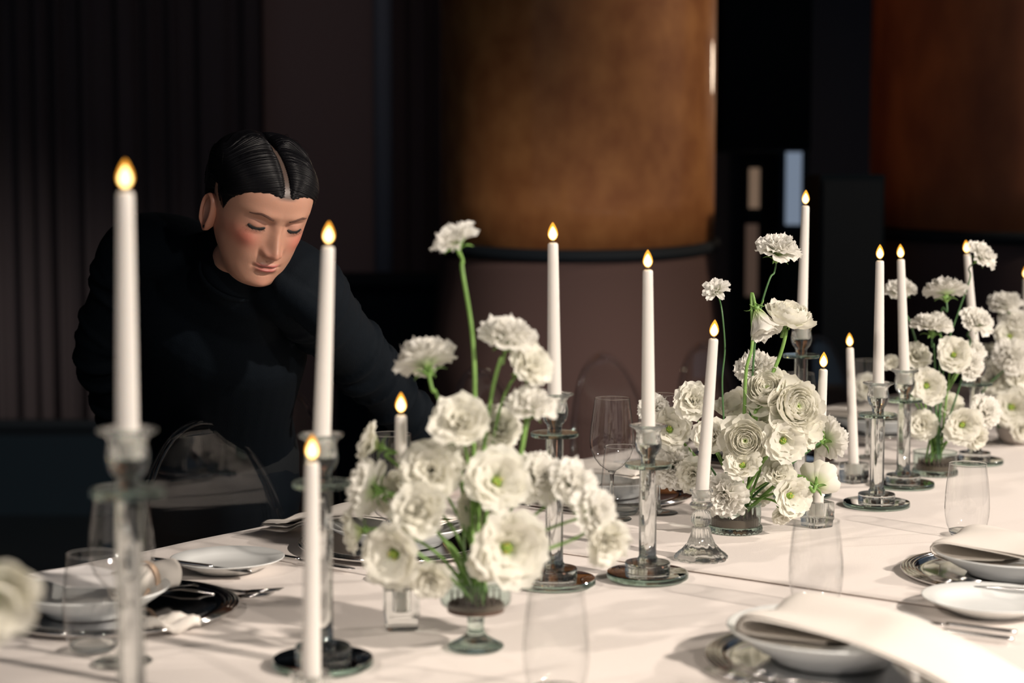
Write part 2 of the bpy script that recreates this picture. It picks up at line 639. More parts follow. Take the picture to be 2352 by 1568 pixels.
t = thing('loudspeaker', 'tall black loudspeaker standing in front of the copper column', 'speaker', (bx(1935, 5.85), 5.85, 0))
hw = 72 / FPX * 5.85
b = MB(); b.box((-hw, -0.15, 0.0), (hw, 0.15, bz(402, 5.85))); b.build('cabinet', M['black'], t)
b = MB(); b.box((-hw * 0.9, -0.16, 0.3), (hw * 0.9, -0.15, bz(402, 5.85) - 0.02)); b.build('grille', M['black_ring'], t)
b = MB(); b.box((bx(770, 7.4), 7.4, 0), (bx(1000, 7.4), 7.9, bz(652, 7.4)))
t = thing('bar_counter', 'low black counter against the wall beside the gold column', 'counter'); b.build('counter_body', M['black'], t)
b = MB(); b.box((bx(760, 7.4), 7.36, bz(652, 7.4)), (bx(1005, 7.4), 7.92, bz(652, 7.4) + 0.03)); b.build('counter_top', M['black_ring'], t)
t = thing('bench', 'long low dark bench along the foot of the pleated curtain', 'bench')
b = MB(); b.box((bx(-200, 7.3), 7.3, 0.0), (bx(560, 7.3), 7.7, bz(1000, 7.3))); b.build('bench_seat', M['black'], t)
b = MB(); b.box((bx(-200, 7.3), 7.62, bz(1000, 7.3)), (bx(300, 7.3), 7.72, bz(990, 7.3))); b.build('bench_back', M['black_ring'], t)

# ------------------------------------------------------------------ the table
S0, S1, N0, N1 = 0.2, 5.15, 0.70, 2.17
t = thing('banquet_table', 'long banquet table hidden under the cream cloth', 'table', tab((S0 + S1) / 2, (N0 + N1) / 2, 0), TROT)
L2, W2 = (S1 - S0) / 2 - 0.01, (N1 - N0) / 2 - 0.01
b = MB(); b.box((-L2, -W2, TZ - 0.035), (L2, W2, TZ - 0.006)); b.build('tabletop', M['wood'], t)
for sx in (-1, 0, 1):
    for sy in (-1, 1):
        b = MB(); b.box((-0.03, -0.03, 0), (0.03, 0.03, TZ - 0.036), c=(sx * (L2 - 0.2), sy * (W2 - 0.15), 0)); b.build('leg', M['wood'], t)


def tablecloth(label, s0, s1, z, seed, hem_rise):
    mb = MB()
    nn = [N0 - 0.012] * 1
    prof = [(N0 - 0.016, z - 0.62), (N0 - 0.014, z - 0.4), (N0 - 0.012, z - 0.15), (N0 - 0.008, z - 0.02), (N0 - 0.003, z - 0.004), (N0 + 0.006, z)]
    k = 60
    prof += [(N0 + 0.006 + (N1 - N0 - 0.012) * i / k, z) for i in range(1, k)]
    prof += [(N1 - 0.006, z), (N1 + 0.003, z - 0.004), (N1 + 0.008, z - 0.02), (N1 + 0.012, z - 0.15), (N1 + 0.014, z - 0.4), (N1 + 0.016, z - 0.62)]
    rows = []
    ns = int((s1 - s0) / 0.025)
    for i in range(ns + 1):
        s = s0 + (s1 - s0) * i / ns
        row = []
        for n, zz in prof:
            hang = max(0, z - zz - 0.02)
            off = (0.05 * hang * math.sin(s * 17 + seed) + 0.03 * hang * math.sin(s * 31 + 2 * seed)) * (1 if n > 1.4 else -1)
            dz = 0.0
            if hang == 0:
                dz = 0.0006 * math.sin(7 * s + 3 * n + seed) + 0.0005 * math.sin(23 * s - 9 * n) + hem_rise * math.exp(-((s - s0) / 0.010) ** 2)
                dz = max(dz, -0.001)
            p = tab(s + 0.004 * math.sin(n * 6 + seed), n + off, zz + dz)
            row.append(p)
        rows.append(row)
    mb.grid(rows)
    o = mb.build('tablecloth', M['cloth'])
    md = o.modifiers.new('thickness', 'SOLIDIFY')
    md.thickness = 0.002
    md.offset = -1
    return tag(o, label, 'tablecloth')


tablecloth('cream tablecloth under the low ribbed bowls, its hem lying across the table', 2.275, S1, TZ, 1.0, 0.0004)
tablecloth('cream tablecloth carrying the footed bowl of flowers, tucked under the other cloth', S0, 2.30, TZ - 0.0025, 4.0, 0.0)


# ------------------------------------------------------------------ candles and holders
HEADS = []


def flame_shapes(h):
    pr = [(0.12, 0.0), (0.55, 0.08), (0.85, 0.2), (1.0, 0.34), (0.95, 0.48), (0.78, 0.64), (0.52, 0.80), (0.26, 0.92), (0.06, 1.0)]
    return pr


def taper_candle(label, bottom, top, r0=0.0108, r1=0.0076, fl=0.027):
    """bottom/top: world points of the wax stick; the flame stands above"""
    bottom, top = Vector(bottom), Vector(top)
    ax = top - bottom
    L = ax.length
    root = thing('taper_candle', label, 'candle', bottom, 0, 'white taper candles with glowing flames')
    root.rotation_euler = ax.to_track_quat('Z', 'Y').to_euler()
    mb = MB()
    prof = [(r0 * 0.9, 0), (r0, 0.002)] + [(r0 + (r1 - r0) * (k / 10) ** 1.1, L * k / 10 * 0.985) for k in range(1, 11)] + [(r1 * 0.93, L - 0.0015), (r1 * 0.62, L), (r1 * 0.25, L - 0.0012)]
    mb.lathe(prof, 28, cap0=True, cap1=True)
    mb.build('wax_stick', M['wax'], root)
    mb = MB(); mb.tube([(0, 0, L - 0.002), (0.0003, 0, L + 0.004)], 0.0022, 8); mb.build('wick', M['wick'], root)
    fr = fl * 0.275
    mb = MB(); mb.lathe([(r * fr, L + 0.0025 + z * fl) for r, z in flame_shapes(fl)], 20, cap0=True, cap1=True)
    f = mb.build('flame', M['flame_shell'], root)
    mb = MB(); mb.lathe([(r * fr * 0.82, L + 0.0025 + fl * (0.05 + z * 0.72)) for r, z in flame_shapes(fl)], 16, cap0=True, cap1=True)
    mb.build('flame_core', M['flame_core'], f)
    return root


def scallop(k, amt, zmin):
    return lambda a, r, z: 1 + (amt * math.cos(k * a) if z > zmin else 0)


def crystal_holder(label, loc, h, rz=0.0):
    root = thing('crystal_candlestick', label, 'candlestick', loc, rz, 'crystal column candlesticks')
    # mirrored foot: clear glass edge under a mirror face
    mb = MB(); mb.lathe([(0.0605, 0.0), (0.0615, 0.001), (0.0615, 0.0065), (0.0608, 0.0075)], 64, cap0=True, cap1=True); mb.build('glass_foot', M['crystal_green'], root, sharp=40)
    mb = MB(); mb.lathe([(0.0600, 0.0077), (0.0612, 0.0082), (0.0606, 0.0092), (0.0590, 0.0095)], 64, cap0=True, cap1=True); mb.build('mirror_face', M['mirror'], root, sharp=40)
    mb = MB(); mb.lathe([(0.0335, 0.0097), (0.0342, 0.0106), (0.0342, 0.0225), (0.0330, 0.0240)], 48, cap0=True, cap1=True); mb.build('round_block', M['crystal'], root, sharp=30)
    zc = h - 0.058
    mb = MB()
    fac = lambda a, r, z: 1 + 0.03 * math.cos(8 * a)
    mb.lathe([(0.0150, 0.0242), (0.0150, 0.030), (0.0128, 0.033), (0.0128, zc - 0.008), (0.0128, zc - 0.007)], 48, mod=fac, cap0=True, cap1=True)
    mb.build('column_stem', M['crystal'], root, sharp=50)
    mb = MB(); mb.lathe([(0.0340, zc - 0.0068), (0.0353, zc - 0.0055), (0.0353, zc - 0.0015), (0.0340, zc - 0.0003)], 56, cap0=True, cap1=True); mb.build('drip_plate', M['crystal_green'], root, sharp=30)
    out = [(0.0110, 0.0), (0.0105, 0.006), (0.0120, 0.011), (0.0170, 0.017), (0.0196, 0.025), (0.0200, 0.032), (0.0186, 0.040), (0.0180, 0.046), (0.0205, 0.051), (0.0265, 0.0545), (0.0275, 0.0565), (0.0262, 0.058)]
    inn = [(0.0205, 0.0560), (0.0145, 0.0520), (0.0122, 0.046), (0.0120, 0.030), (0.0110, 0.0285)]
    mb = MB(); mb.lathe([(r, z + zc) for r, z in out + inn], 60, mod=lambda a, r, z: 1 + (0.045 * math.cos(6 * a) * smoothstep(0.046, 0.056, z - zc) if r > 0.0125 else 0) + (0.012 * math.cos(12 * a) if r > 0.0125 else 0), cap0=True, cap1=True)
    mb.build('tulip_cup', M['crystal'], root)
    return root


def block_holder(label, loc, w, h, rz, ztop=None):
    """square clear glass block with a round well"""
    root = thing('glass_block_holder', label, 'candle holder', loc, rz, 'square glass candle blocks')
    mb = MB()
    seg = 48
    rows = []

    def sq(hw, z, rnd=9.0):
        row = []
        for j in range(seg):
            a = 2 * math.pi * j / seg
            c, s = math.cos(a), math.sin(a)
            q = (abs(c) ** rnd + abs(s) ** rnd) ** (-1 / rnd)
            row.append((hw * q * c, hw * q * s, z))
        return row

    def ci(r, z):
        return [(r * math.cos(2 * math.pi * j / seg), r * math.sin(2 * math.pi * j / seg), z) for j in range(seg)]
    rows = [sq(w * 0.90, 0.0005), sq(w * 0.93, 0.004), sq(w * 0.93, h * 0.25), sq(w, h * 0.34), sq(w, h - 0.002), sq(w * 0.97, h), ci(0.0145, h), ci(0.0125, h - 0.002), ci(0.0120, h * 0.45), ci(0.0100, h * 0.43)]
    mb.grid(rows, True, 0, True, True)
    mb.build('glass_block', M['crystal'], root, sharp=35)
    return root


def ornate_holder(label, loc, h):
    root = thing('pressed_glass_candlestick', label, 'candlestick', loc)
    sw = lambda a, r, z: 1 + 0.05 * math.cos(12 * a + z * 60)
    fl = lambda a, r, z: 1 + 0.045 * math.cos(14 * a)
    mb = MB(); mb.lathe([(0.0385, 0.0), (0.0410, 0.002), (0.0410, 0.006), (0.0380, 0.010), (0.0300, 0.016), (0.0215, 0.026), (0.0165, 0.038), (0.0140, 0.050), (0.0120, 0.0525)], 72, mod=sw, cap0=True, cap1=True)
    mb.build('flared_foot', M['crystal'], root)
    mb = MB(); mb.lathe([(0.0095, 0.0527), (0.0120, 0.055), (0.0150, 0.061), (0.0155, 0.067), (0.0140, 0.073), (0.0090, 0.078), (0.0085, 0.0805)], 56, mod=fl, cap0=True, cap1=True)
    mb.build('fluted_bulb', M['crystal'], root)
    mb = MB()
    mb.lathe([(0.0085, 0.0807), (0.0150, 0.083), (0.0180, 0.086), (0.0182, 0.089), (0.0150, 0.092), (0.0148, h - 0.008), (0.0180, h - 0.005), (0.0184, h - 0.002), (0.0170, h), (0.0135, h), (0.0122, h - 0.002), (0.0120, h - 0.018)], 56, mod=lambda a, r, z: 1 + (0.03 * math.cos(16 * a) if r > 0.0125 else 0), cap0=True, cap1=True)
    mb.build('candle_socket', M['crystal'], root)
    return root


def candle_on(label, base, z_socket, top_px, fl=0.027, r0=0.0108):
    b0 = Vector((base[0], base[1], z_socket))
    tp = aty(top_px[0], top_px[1], base[1])
    return taper_candle(label, b0, tp, fl=fl, r0=r0)


def crystal_set(base_px, h, top_px, lab_h, lab_c, rz, loc=None, fl=0.027):
    p = at(*base_px) if loc is None else Vector(loc)
    p.z = TZ + 0.0006
    crystal_holder(lab_h, p, h, rz)
    candle_on(lab_c, p, TZ + h - 0.028, top_px, fl)


crystal_set((306, 1801), 0.347, (288, 439), 'crystal candlestick in front of the mirror tray, its foot out of view', 'tall taper candle standing before the black sleeve, its column out of focus', 0.2)
crystal_set((742, 1527), 0.284, (754, 565), 'crystal candlestick with a dark mirrored foot behind the short candle', 'taper candle between the face and the footed bowl of flowers', 0.5)
crystal_set((1273, 1340), 0.284, (1270, 557), 'crystal candlestick standing behind the footed bowl flowers, its tray above them', 'taper candle before the gold column, beside the two upright ruffled blooms', 0.1)
crystal_set((1487, 1326), 0.232, (1488, 619), 'crystal candlestick in front of the wine glass, its mirrored foot fully clear', 'taper candle rising in front of the brown cloth cone', 0.9)
crystal_set((1836, 1138), 0.332, (1850, 472), 'crystal candlestick behind the ribbed bowl flowers, its tray above them', 'highest taper candle, in front of the loudspeaker', 0.3)
crystal_set((2013, 1162), 0.232, (2021, 598), 'front crystal candlestick of the near pair beyond the ribbed bowl', 'first candle of the pair in front of the loudspeaker edge', 0.7)
crystal_set((2074, 1117), 0.234, (2069, 595), 'rear crystal candlestick of the pair, its foot half hidden', 'second candle of the pair, just before the copper column', 0.4)
crystal_set((2238, 1063), 0.234, (2221, 583), 'crystal candlestick behind the blooms of the small ribbed bowl', 'taper candle whose flame is half hidden by a white bloom', 0.2)
crystal_set(None, 0.234, (2356, 640), 'crystal candlestick at the very edge of the view behind the stoneware bowl', 'taper candle just cut by the edge of the view above the stoneware bowl', 0.2, loc=(1.215, 4.10, 0))

p = at(715, 1633); p.z = TZ
block_holder('low glass block holder under the short candle, out of view below', p, 0.021, 0.042, 0.3)
candle_on('short taper candle standing nearest the camera, before the dark mirrored foot', p, TZ + 0.020, (717, 1060))
p = at(922, 1440); p.z = TZ
block_holder('tall square glass block beside the footed bowl', p, 0.0235, 0.054, 0.15)
candle_on('short taper candle rising out of the footed bowl flowers', p, TZ + 0.024, (921, 952))
p = at(1610, 1284); p.z = TZ
ornate_holder('pressed glass candlestick with swirled foot beside the ribbed bowl', p, 0.113)
candle_on('leaning taper candle in the pressed glass candlestick', p, TZ + 0.097, (1639, 777))
p = at(1876, 1208); p.z = TZ
block_holder('small glass block half behind the water glass', p, 0.023, 0.044, 0.5)
candle_on('leaning candle in the small glass block, touching the ranunculus', p, TZ + 0.020, (1891, 847))
p = at(1961, 1108); p.z = TZ
block_holder('small glass block standing behind the front candlestick of the pair', p, 0.023, 0.041, 0.5)
candle_on('shaded grey candle in the block behind the pair', p, TZ + 0.019, (1952, 798))


# ------------------------------------------------------------------ drinking glasses
def tumbler_tree(label, loc):
    root = thing('water_glass', label, 'glass', loc, 0, 'stemless water glasses')
    mb = MB(); mb.lathe([(0.0268, 0.0075), (0.0300, 0.010), (0.0336, 0.018), (0.0366, 0.034), (0.0376, 0.048), (0.0370, 0.066), (0.0348, 0.090), (0.0318, 0.114), (0.0310, 0.1225)], 56); mb.build('glass_wall', M['thin'], root)
    mb = MB(); mb.tube([(0.0310 * math.cos(2 * math.pi * j / 56), 0.0310 * math.sin(2 * math.pi * j / 56), 0.1228) for j in range(57)], 0.0007, 6, caps=False); mb.build('rim', M['crystal'], root)
    mb = MB(); mb.lathe([(0.0240, 0.0), (0.0268, 0.001), (0.0290, 0.005), (0.0298, 0.0095), (0.0260, 0.0085), (0.0150, 0.0068), (0.0020, 0.0062)], 48, cap0=True, cap1=True); mb.build('thick_bottom', M['crystal'], root)
    return root


def wine_tree(label, loc):
    root = thing('wine_glass', label, 'glass', loc, 0, 'stemmed wine glasses')
    mb = MB(); mb.lathe([(0.0045, 0.086), (0.0110, 0.089), (0.0220, 0.097), (0.0325, 0.111), (0.0385, 0.127), (0.0400, 0.140), (0.0390, 0.158), (0.0362, 0.180), (0.0328, 0.203), (0.0312, 0.2165)], 56, cap0=True); mb.build('bowl', M['thin'], root)
    mb = MB(); mb.tube([(0.0312 * math.cos(2 * math.pi * j / 56), 0.0312 * math.sin(2 * math.pi * j / 56), 0.2168) for j in range(57)], 0.0006, 6, caps=False); mb.build('rim', M['crystal'], root)
    mb = MB(); mb.lathe([(0.0090, 0.0035), (0.0052, 0.010), (0.0036, 0.022), (0.0034, 0.060), (0.0040, 0.080), (0.0075, 0.0865)], 20, cap0=True, cap1=True); mb.build('stem', M['crystal'], root)
    mb = MB(); mb.lathe([(0.0355, 0.0), (0.0360, 0.0008), (0.0345, 0.0018), (0.0180, 0.0032), (0.0085, 0.0040)], 48, cap0=True, cap1=True); mb.build('foot', M['crystal'], root)
    return root


tum = None
for lab, px in [('water glass standing before the rolled napkin on the mirror tray', (215, 1493)),
                ('water glass between the plate with the big napkin and the ribbed bowl', (1873, 1396)),
                ('water glass behind the tray with the folded napkin', (2220, 1230)),
                ('barely visible water glass nearest the camera beside the footed bowl', (1277, 1600)),
                ('water glass directly behind the clear wine glass', (1428, 1180))]:
    p = at(*px); p.z = TZ + 0.0005
    if tum is None:
        tum = tumbler_tree(lab, p)
    else:
        copy_tree(tum, lab, p)
wine = None
for lab, px in [('wine glass seen through the crystal column beside the mirror tray', (283, 1520)),
                ('clear wine glass standing alone beside the crystal candlestick', (1405, 1192)),
                ('wine glass hidden behind a candle and the blooms, its foot by the dark tray', (1512, 1178)),
                ('wine glass behind the short candle in the footed bowl flowers', (898, 1325)),
                ('wine glass behind the highest candlestick', (1832, 1100)),
                ('wine glass behind the shaded grey candle', (1992, 1050)),
                ('wine glass among the blooms of the far bowls', (2262, 1020))]:
    p = at(*px); p.z = TZ + 0.0005
    if wine is None:
        wine = wine_tree(lab, p)
    else:
        copy_tree(wine, lab, p)


# ------------------------------------------------------------------ crockery and cutlery
def charger_tree(label, loc, m):
    root = thing('charger_tray', label, 'tray', loc, TROT, 'silver charger trays')
    mb = MB(); mb.lathe([(0.115, 0.0), (0.120, 0.0006), (0.135, 0.003), (0.148, 0.0065), (0.148, 0.0080), (0.134, 0.0046), (0.118, 0.0026), (0.002, 0.0024)], 96, cap0=True, cap1=True); mb.build('mirror_dish', m, root)
    mb = MB()
    for q, (r, z) in enumerate([(0.150, 0.0075), (0.1555, 0.0085), (0.161, 0.0080), (0.1655, 0.0068)]):
        mb.tube([(r * math.cos(2 * math.pi * j / 96), r * math.sin(2 * math.pi * j / 96), z) for j in range(97)], 0.0029, 8, caps=False)
    mb.build('ridged_rim', M['silver'], root)
    return root


def plate_mesh(r, h):
    mb = MB()
    mb.lathe([(r * 0.55, 0.0), (r * 0.57, 0.0), (r * 0.60, h * 0.16), (r * 0.72, h * 0.34), (r * 0.985, h * 0.93), (r, h), (r * 0.985, h * 1.02), (r * 0.74, h * 0.62), (r * 0.62, h * 0.36), (r * 0.3, h * 0.28), (0.002, h * 0.28)], 80, cap0=True, cap1=True)
    return mb


def plate_tree(label, loc, r, h, tilt=0.0, name='dinner_plate', group='white dinner plates on the trays'):
    root = plate_mesh(r, h).build(name, M['porcelain'])
    root.location = loc
    root.rotation_euler = (0, 0, TROT)
    tag(root, label, 'plate', group)
    return root


def blade_shape(mb, prof, z, th):
    """prof: list of (x, halfwidth); flat lens section along x"""
    rows = []
    for x, w in prof:
        zz = z(x) if callable(z) else z
        rows.append([(x, -w, zz), (x, -w * 0.6, zz + th), (x, w * 0.6, zz + th), (x, w, zz), (x, w * 0.6, zz - th * 0.5), (x, -w * 0.6, zz - th * 0.5)])
    mb.grid(rows, True, 0, True, True)


def knife_tree(label, loc, rz, L=0.21, pitch=0.0, roll=0.0):
    root = thing('table_knife', label, 'knife', loc, rz, 'table knives')
    root.rotation_euler = (roll, pitch, rz)
    mb = MB(); blade_shape(mb, [(0, 0.004), (0.01, 0.0055), (0.05, 0.0048), (0.085, 0.0042), (0.092, 0.0040)], 0.004, 0.0034); mb.build('handle', M['steel'], root)
    mb = MB(); blade_shape(mb, [(0.0925, 0.0035), (0.10, 0.0075), (0.15, 0.0095), (L - 0.02, 0.0085), (L - 0.005, 0.0045), (L, 0.001)], 0.004, 0.0011); mb.build('blade', M['steel'], root)
    return root


def fork_tree(label, loc, rz, L=0.19):
    root = thing('table_fork', label, 'fork', loc, rz, 'table forks')
    arch = lambda x: 0.004 + 0.006 * math.sin(math.pi * min(1, x / L) * 1.5) ** 2
    mb = MB(); blade_shape(mb, [(0, 0.0045), (0.012, 0.0062), (0.05, 0.0042), (0.10, 0.0030), (0.115, 0.0035), (0.13, 0.0095), (0.138, 0.0110)], arch, 0.0018); mb.build('handle', M['steel'], root)
    for k in range(4):
        y = (k - 1.5) * 0.0058
        mb = MB(); mb.tube([(0.1375, y, arch(0.1375)), (0.16, y, arch(0.16)), (L, y * 0.92, arch(L) + 0.002)], [0.0017, 0.0014, 0.0007], 8); mb.build('tine', M['steel'], root)
    return root


def strip_napkin(label, path, w0, w1, thick, seed, name='napkin', folds=3, mat_=None, across=None):
    """soft folded napkin: path of centre points (world), half widths, several folded layers thick"""
    pts = [Vector(p) for p in path]
    P = []
    n = len(pts)
    for i in range(n - 1):
        p0, p1, p2, p3 = pts[max(i - 1, 0)], pts[i], pts[i + 1], pts[min(i + 2, n - 1)]
        for k in range(8):
            t_ = k / 8
            P.append(0.5 * ((2 * p1) + (p2 - p0) * t_ + (2 * p0 - 5 * p1 + 4 * p2 - p3) * t_ * t_ + (3 * p1 - p0 - 3 * p2 + p3) * t_ ** 3))
    P.append(pts[-1])
    root = thing(name, label, 'napkin', pts[0], 0, 'folded linen napkins')
    inv = pts[0]
    for layer in range(folds):
        mb = MB()
        rows = []
        for i, p in enumerate(P):
            f = i / (len(P) - 1)
            tdir = (P[min(i + 1, len(P) - 1)] - P[max(i - 1, 0)]).normalized()
            side = Vector((0, 0, 1)).cross(tdir).normalized()
            up = tdir.cross(side).normalized() * (-1 if tdir.cross(side).z < 0 else 1)
            if across is not None:                      # a strip that doubles back over itself
                side = across
                up = tdir.cross(side).normalized()
            w = (w0 + (w1 - w0) * f) * (1 - 0.05 * layer)
            row = []
            for j in range(18):
                u = -1 + 2 * j / 17
                bulge = thick / folds * (1 - abs(u) ** 6) * smoothstep(-0.01, 0.06, f)
                wav = 0.0035 * math.sin(3.1 * u + 7 * f + seed + layer) + 0.002 * math.sin(9 * f - 4 * u + seed)
                row.append(p - inv + side * (u * w) + up * (layer * thick / folds + wav + bulge))
            for j in range(17, -1, -1):
                u = -1 + 2 * j / 17
                wav = 0.0035 * math.sin(3.1 * u + 7 * f + seed + layer) + 0.002 * math.sin(9 * f - 4 * u + seed)
                row.append(p - inv + side * (u * w) + up * (layer * thick / folds + wav))
            rows.append(row)
        mb.grid(rows, True, 0, True, True)
        mb.build('folded_layer', mat_ or M['napkin'], root)
    return root


def P_(px, py, z):
    return at(px, py, TZ + z)


# near guest, plate with the big napkin
c1 = P_(1934, 1523, 0.0005)
ch = charger_tree('silver tray carrying the plate under the big draped napkin', c1, M['dark_silver'])
plate_tree('white plate under the big draped napkin', c1 + DN * 0.015 + Vector((0, 0, 0.004)), 0.128, 0.040)
cc = c1 + Vector((0, 0, 0.0))
q = lambda s, n, z: c1 + DS * s + DN * n + Vector((0, 0, z))
strip_napkin('big white napkin draped across the plate and down towards the table edge', [q(-0.015, -0.02, 0.040), q(-0.018, 0.03, 0.041), q(-0.022, 0.072, 0.044), q(-0.024, 0.086, 0.051), q(-0.023, 0.070, 0.059), q(-0.02, 0.02, 0.059), q(-0.018, -0.04, 0.056), q(-0.025, -0.09, 0.052), q(-0.02, -0.145, 0.036), q(-0.018, -0.20, 0.012), q(-0.015, -0.255, -0.02)], 0.072, 0.084, 0.009, 1.3, folds=2, across=DS)
fork_tree('fork lying on the tray rim of the big napkin plate, outer one', q(-0.19, -0.11, 0.0105), TROT + math.pi * 0.5)
fork_tree('fork lying on the tray rim of the big napkin plate, inner one', q(-0.155, -0.13, 0.0105), TROT + math.pi * 0.5)
# second near guest
c2 = P_(2330, 1322, 0.0005)
copy_tree(ch, 'silver tray with fork beneath the folded napkin plate, cut by the edge', c2)
plate_tree('white plate beneath the smaller folded napkin', c2 + Vector((0, 0, 0.004)), 0.122, 0.034)
q2 = lambda s, n, z: c2 + DS * s + DN * n + Vector((0, 0, z))
strip_napkin('smaller folded napkin lying on the plate by the edge of the view', [q2(0.0, -0.01, 0.034), q2(-0.005, 0.04, 0.035), q2(-0.010, 0.078, 0.038), q2(-0.012, 0.092, 0.045), q2(-0.010, 0.074, 0.053), q2(-0.006, 0.03, 0.053), q2(-0.002, -0.02, 0.050), q2(-0.01, -0.08, 0.045), q2(0, -0.15, 0.035), q2(0, -0.20, 0.015)], 0.076, 0.082, 0.009, 2.2, folds=2, across=DS)
fork_tree('fork on the tray of the smaller napkin, outer of two', q2(-0.165, -0.13, 0.0105), TROT + math.pi * 0.52)
fork_tree('fork on the tray of the smaller napkin, inner of two', q2(-0.135, -0.14, 0.0105), TROT + math.pi * 0.52)
bp = P_(2275, 1402, 0.0005)
plate_tree('small white bread plate between the two napkin places', bp, 0.094, 0.020, name='bread_plate', group='small bread plates')
kp = P_(2330, 1470, 0.0005)
kd = P_(2090, 1440, 0.0005) - kp
knife_tree('knife beside the big napkin plate, the nearer of two handles', kp + DN * -0.004 + DS * -0.014, math.atan2(kd.y, kd.x))
knife_tree('knife beside the big napkin plate, the further of two handles', P_(2328, 1463, 0.0005) + DS * 0.01, math.atan2(kd.y, kd.x) + 0.03)

# far guest beside the woman: mirror tray, rolled napkin, card
c3 = P_(268, 1402, 0.0005)
copy_tree(ch, 'dark mirror tray holding the rolled napkin and card', c3)
q3 = lambda s, n, z: c3 + DS * s + DN * n + Vector((0, 0, z))
plate_tree('white plate under the card on the mirror tray', q3(-0.035, 0.012, 0.004), 0.108, 0.034)
mb = MB()
cpts = [P_(66, 1318, 0.062), P_(200, 1298, 0.052), P_(330, 1325, 0.048), P_(300, 1352, 0.048), P_(150, 1348, 0.054)]
up = Vector((0, 0, 0.0012))
mb.add(cpts + [p + up for p in cpts], [(4, 3, 2, 1, 0), (5, 6, 7, 8, 9)] + [(i, (i + 1) % 5, 5 + (i + 1) % 5, 5 + i) for i in range(5)])
tag(mb.build('menu_card', M['paper'], smooth=False), 'blank white card lying over the plate on the mirror tray', 'card')
root = thing('rolled_napkin', 'white napkin rolled up and tied with a peach ribbon', 'napkin', q3(0.045, -0.005, 0.036), 0)
ax = (P_(432, 1362, 0) - P_(340, 1385, 0)).normalized()
mb = MB()
rows = []
for i in range(13):
    f = i / 12
    row = []
    for j in range(60):
        a = 2 * math.pi * 2.6 * j / 59
        rr = 0.005 + 0.020 * (j / 59) * (1 - 0.12 * math.exp(-((f - 0.5) / 0.1) ** 2))
        sd = Vector((0, 0, 1)).cross(ax)
        row.append(ax * ((f - 0.5) * 0.10 + 0.004 * math.sin(a)) + sd * (rr * math.cos(a)) + Vector((0, 0, rr * math.sin(a))))
    rows.append(row)
mb.grid(rows)
rl = mb.build('linen_roll', M['napkin'], root)
rl.modifiers.new('thickness', 'SOLIDIFY').thickness = 0.0018
mb = MB()
mb.tube([ax * 0.004 + sd * (0.0255 * math.cos(2 * math.pi * j / 32)) + Vector((0, 0, 0.0255 * math.sin(2 * math.pi * j / 32))) for j in range(33)], [(0.0045, 0.0010)] * 33, 8, caps=False, lateral=ax)
mb.tube([ax * 0.004 - Vector((0, 0.026, 0)), ax * 0.010 + Vector((0.006, -0.034, -0.010)), ax * 0.004 + Vector((0.004, -0.042, -0.024))], [(0.004, 0.0008)] * 3, 6)
mb.build('ribbon', M['ribbon'], root)
mb = MB()
rr = random.Random(5)
rows = []
for i in range(10):
    row = []
    for j in range(12):
        u, v = i / 9 - 0.5, j / 11 - 0.5
        row.append((u * 0.075, v * 0.035, 0.008 + 0.006 * math.sin(9 * u + 5 * v) + 0.004 * math.sin(14 * v) - 0.02 * (v * v)))
    rows.append(row)
mb.grid(rows)
o = mb.build('cloth_corner', M['napkin']); o.location = P_(392, 1440, 0.006); o.rotation_euler = (0, 0, 0.2)
o.modifiers.new('thickness', 'SOLIDIFY').thickness = 0.003
tag(o, 'crumpled white cloth corner on the front of the mirror tray', 'cloth')
bpl = P_(523, 1306, 0.0005)
plate_tree('small white bread plate with a butter knife across it', bpl, 0.0875, 0.019, name='bread_plate', group='small bread plates')
kp = aty(345, 1290, 2.56); k2 = aty(548, 1316, 2.58)
kd = k2 - kp
knife_tree('butter knife resting across the bread plate', kp, math.atan2(kd.y, kd.x), L=kd.length, pitch=math.asin(-kd.z / kd.length))
fk = P_(470, 1362, 0.0005)
fork_tree('fork between the mirror tray and the bread plate, longer one', fk + DS * -0.05 + DN * 0.06, TROT - 1.2)
fork_tree('fork between the mirror tray and the bread plate, shorter one', fk + DS * -0.02 + DN * 0.07, TROT - 1.2)

# the other far places, in shade beyond the flowers
for i, (s, lab) in enumerate([(2.16, 'behind the footed bowl flowers'), (2.77, 'behind the wine glass'), (3.37, 'behind the ribbed bowl flowers'), (3.97, 'far down the table')]):
    c = tab(s, 1.85, TZ + 0.0005)
    copy_tree(ch, 'silver tray at the far place ' + lab, c)
    plate_tree('white plate on the silver tray ' + lab, c + Vector((0, 0, 0.004)), 0.122, 0.034)
    g = lambda a, n, z: c + DS * a + DN * n + Vector((0, 0, z))
    strip_napkin('linen napkin hanging over the far table edge ' + lab, [g(0.02, -0.09, 0.045), g(0.015, 0, 0.045), g(0.01, 0.08, 0.043), g(0, 0.15, 0.034), g(0, 0.20, 0.013), g(-0.01, 0.26, 0.006)], 0.068, 0.07, 0.013, 3.0 + i)
    knife_tree('knife laid beside the far tray ' + lab, tab(s - 0.20, 1.98, TZ + 0.0005), TROT - math.pi / 2)
    fork_tree('fork laid beside the far tray ' + lab, tab(s + 0.20, 1.97, TZ + 0.0005), TROT - math.pi / 2)
    if i > 0:
        plate_tree('small bread plate at the far place ' + lab, tab(s + 0.29, 1.93, TZ + 0.0005), 0.0875, 0.019, name='bread_plate', group='small bread plates')


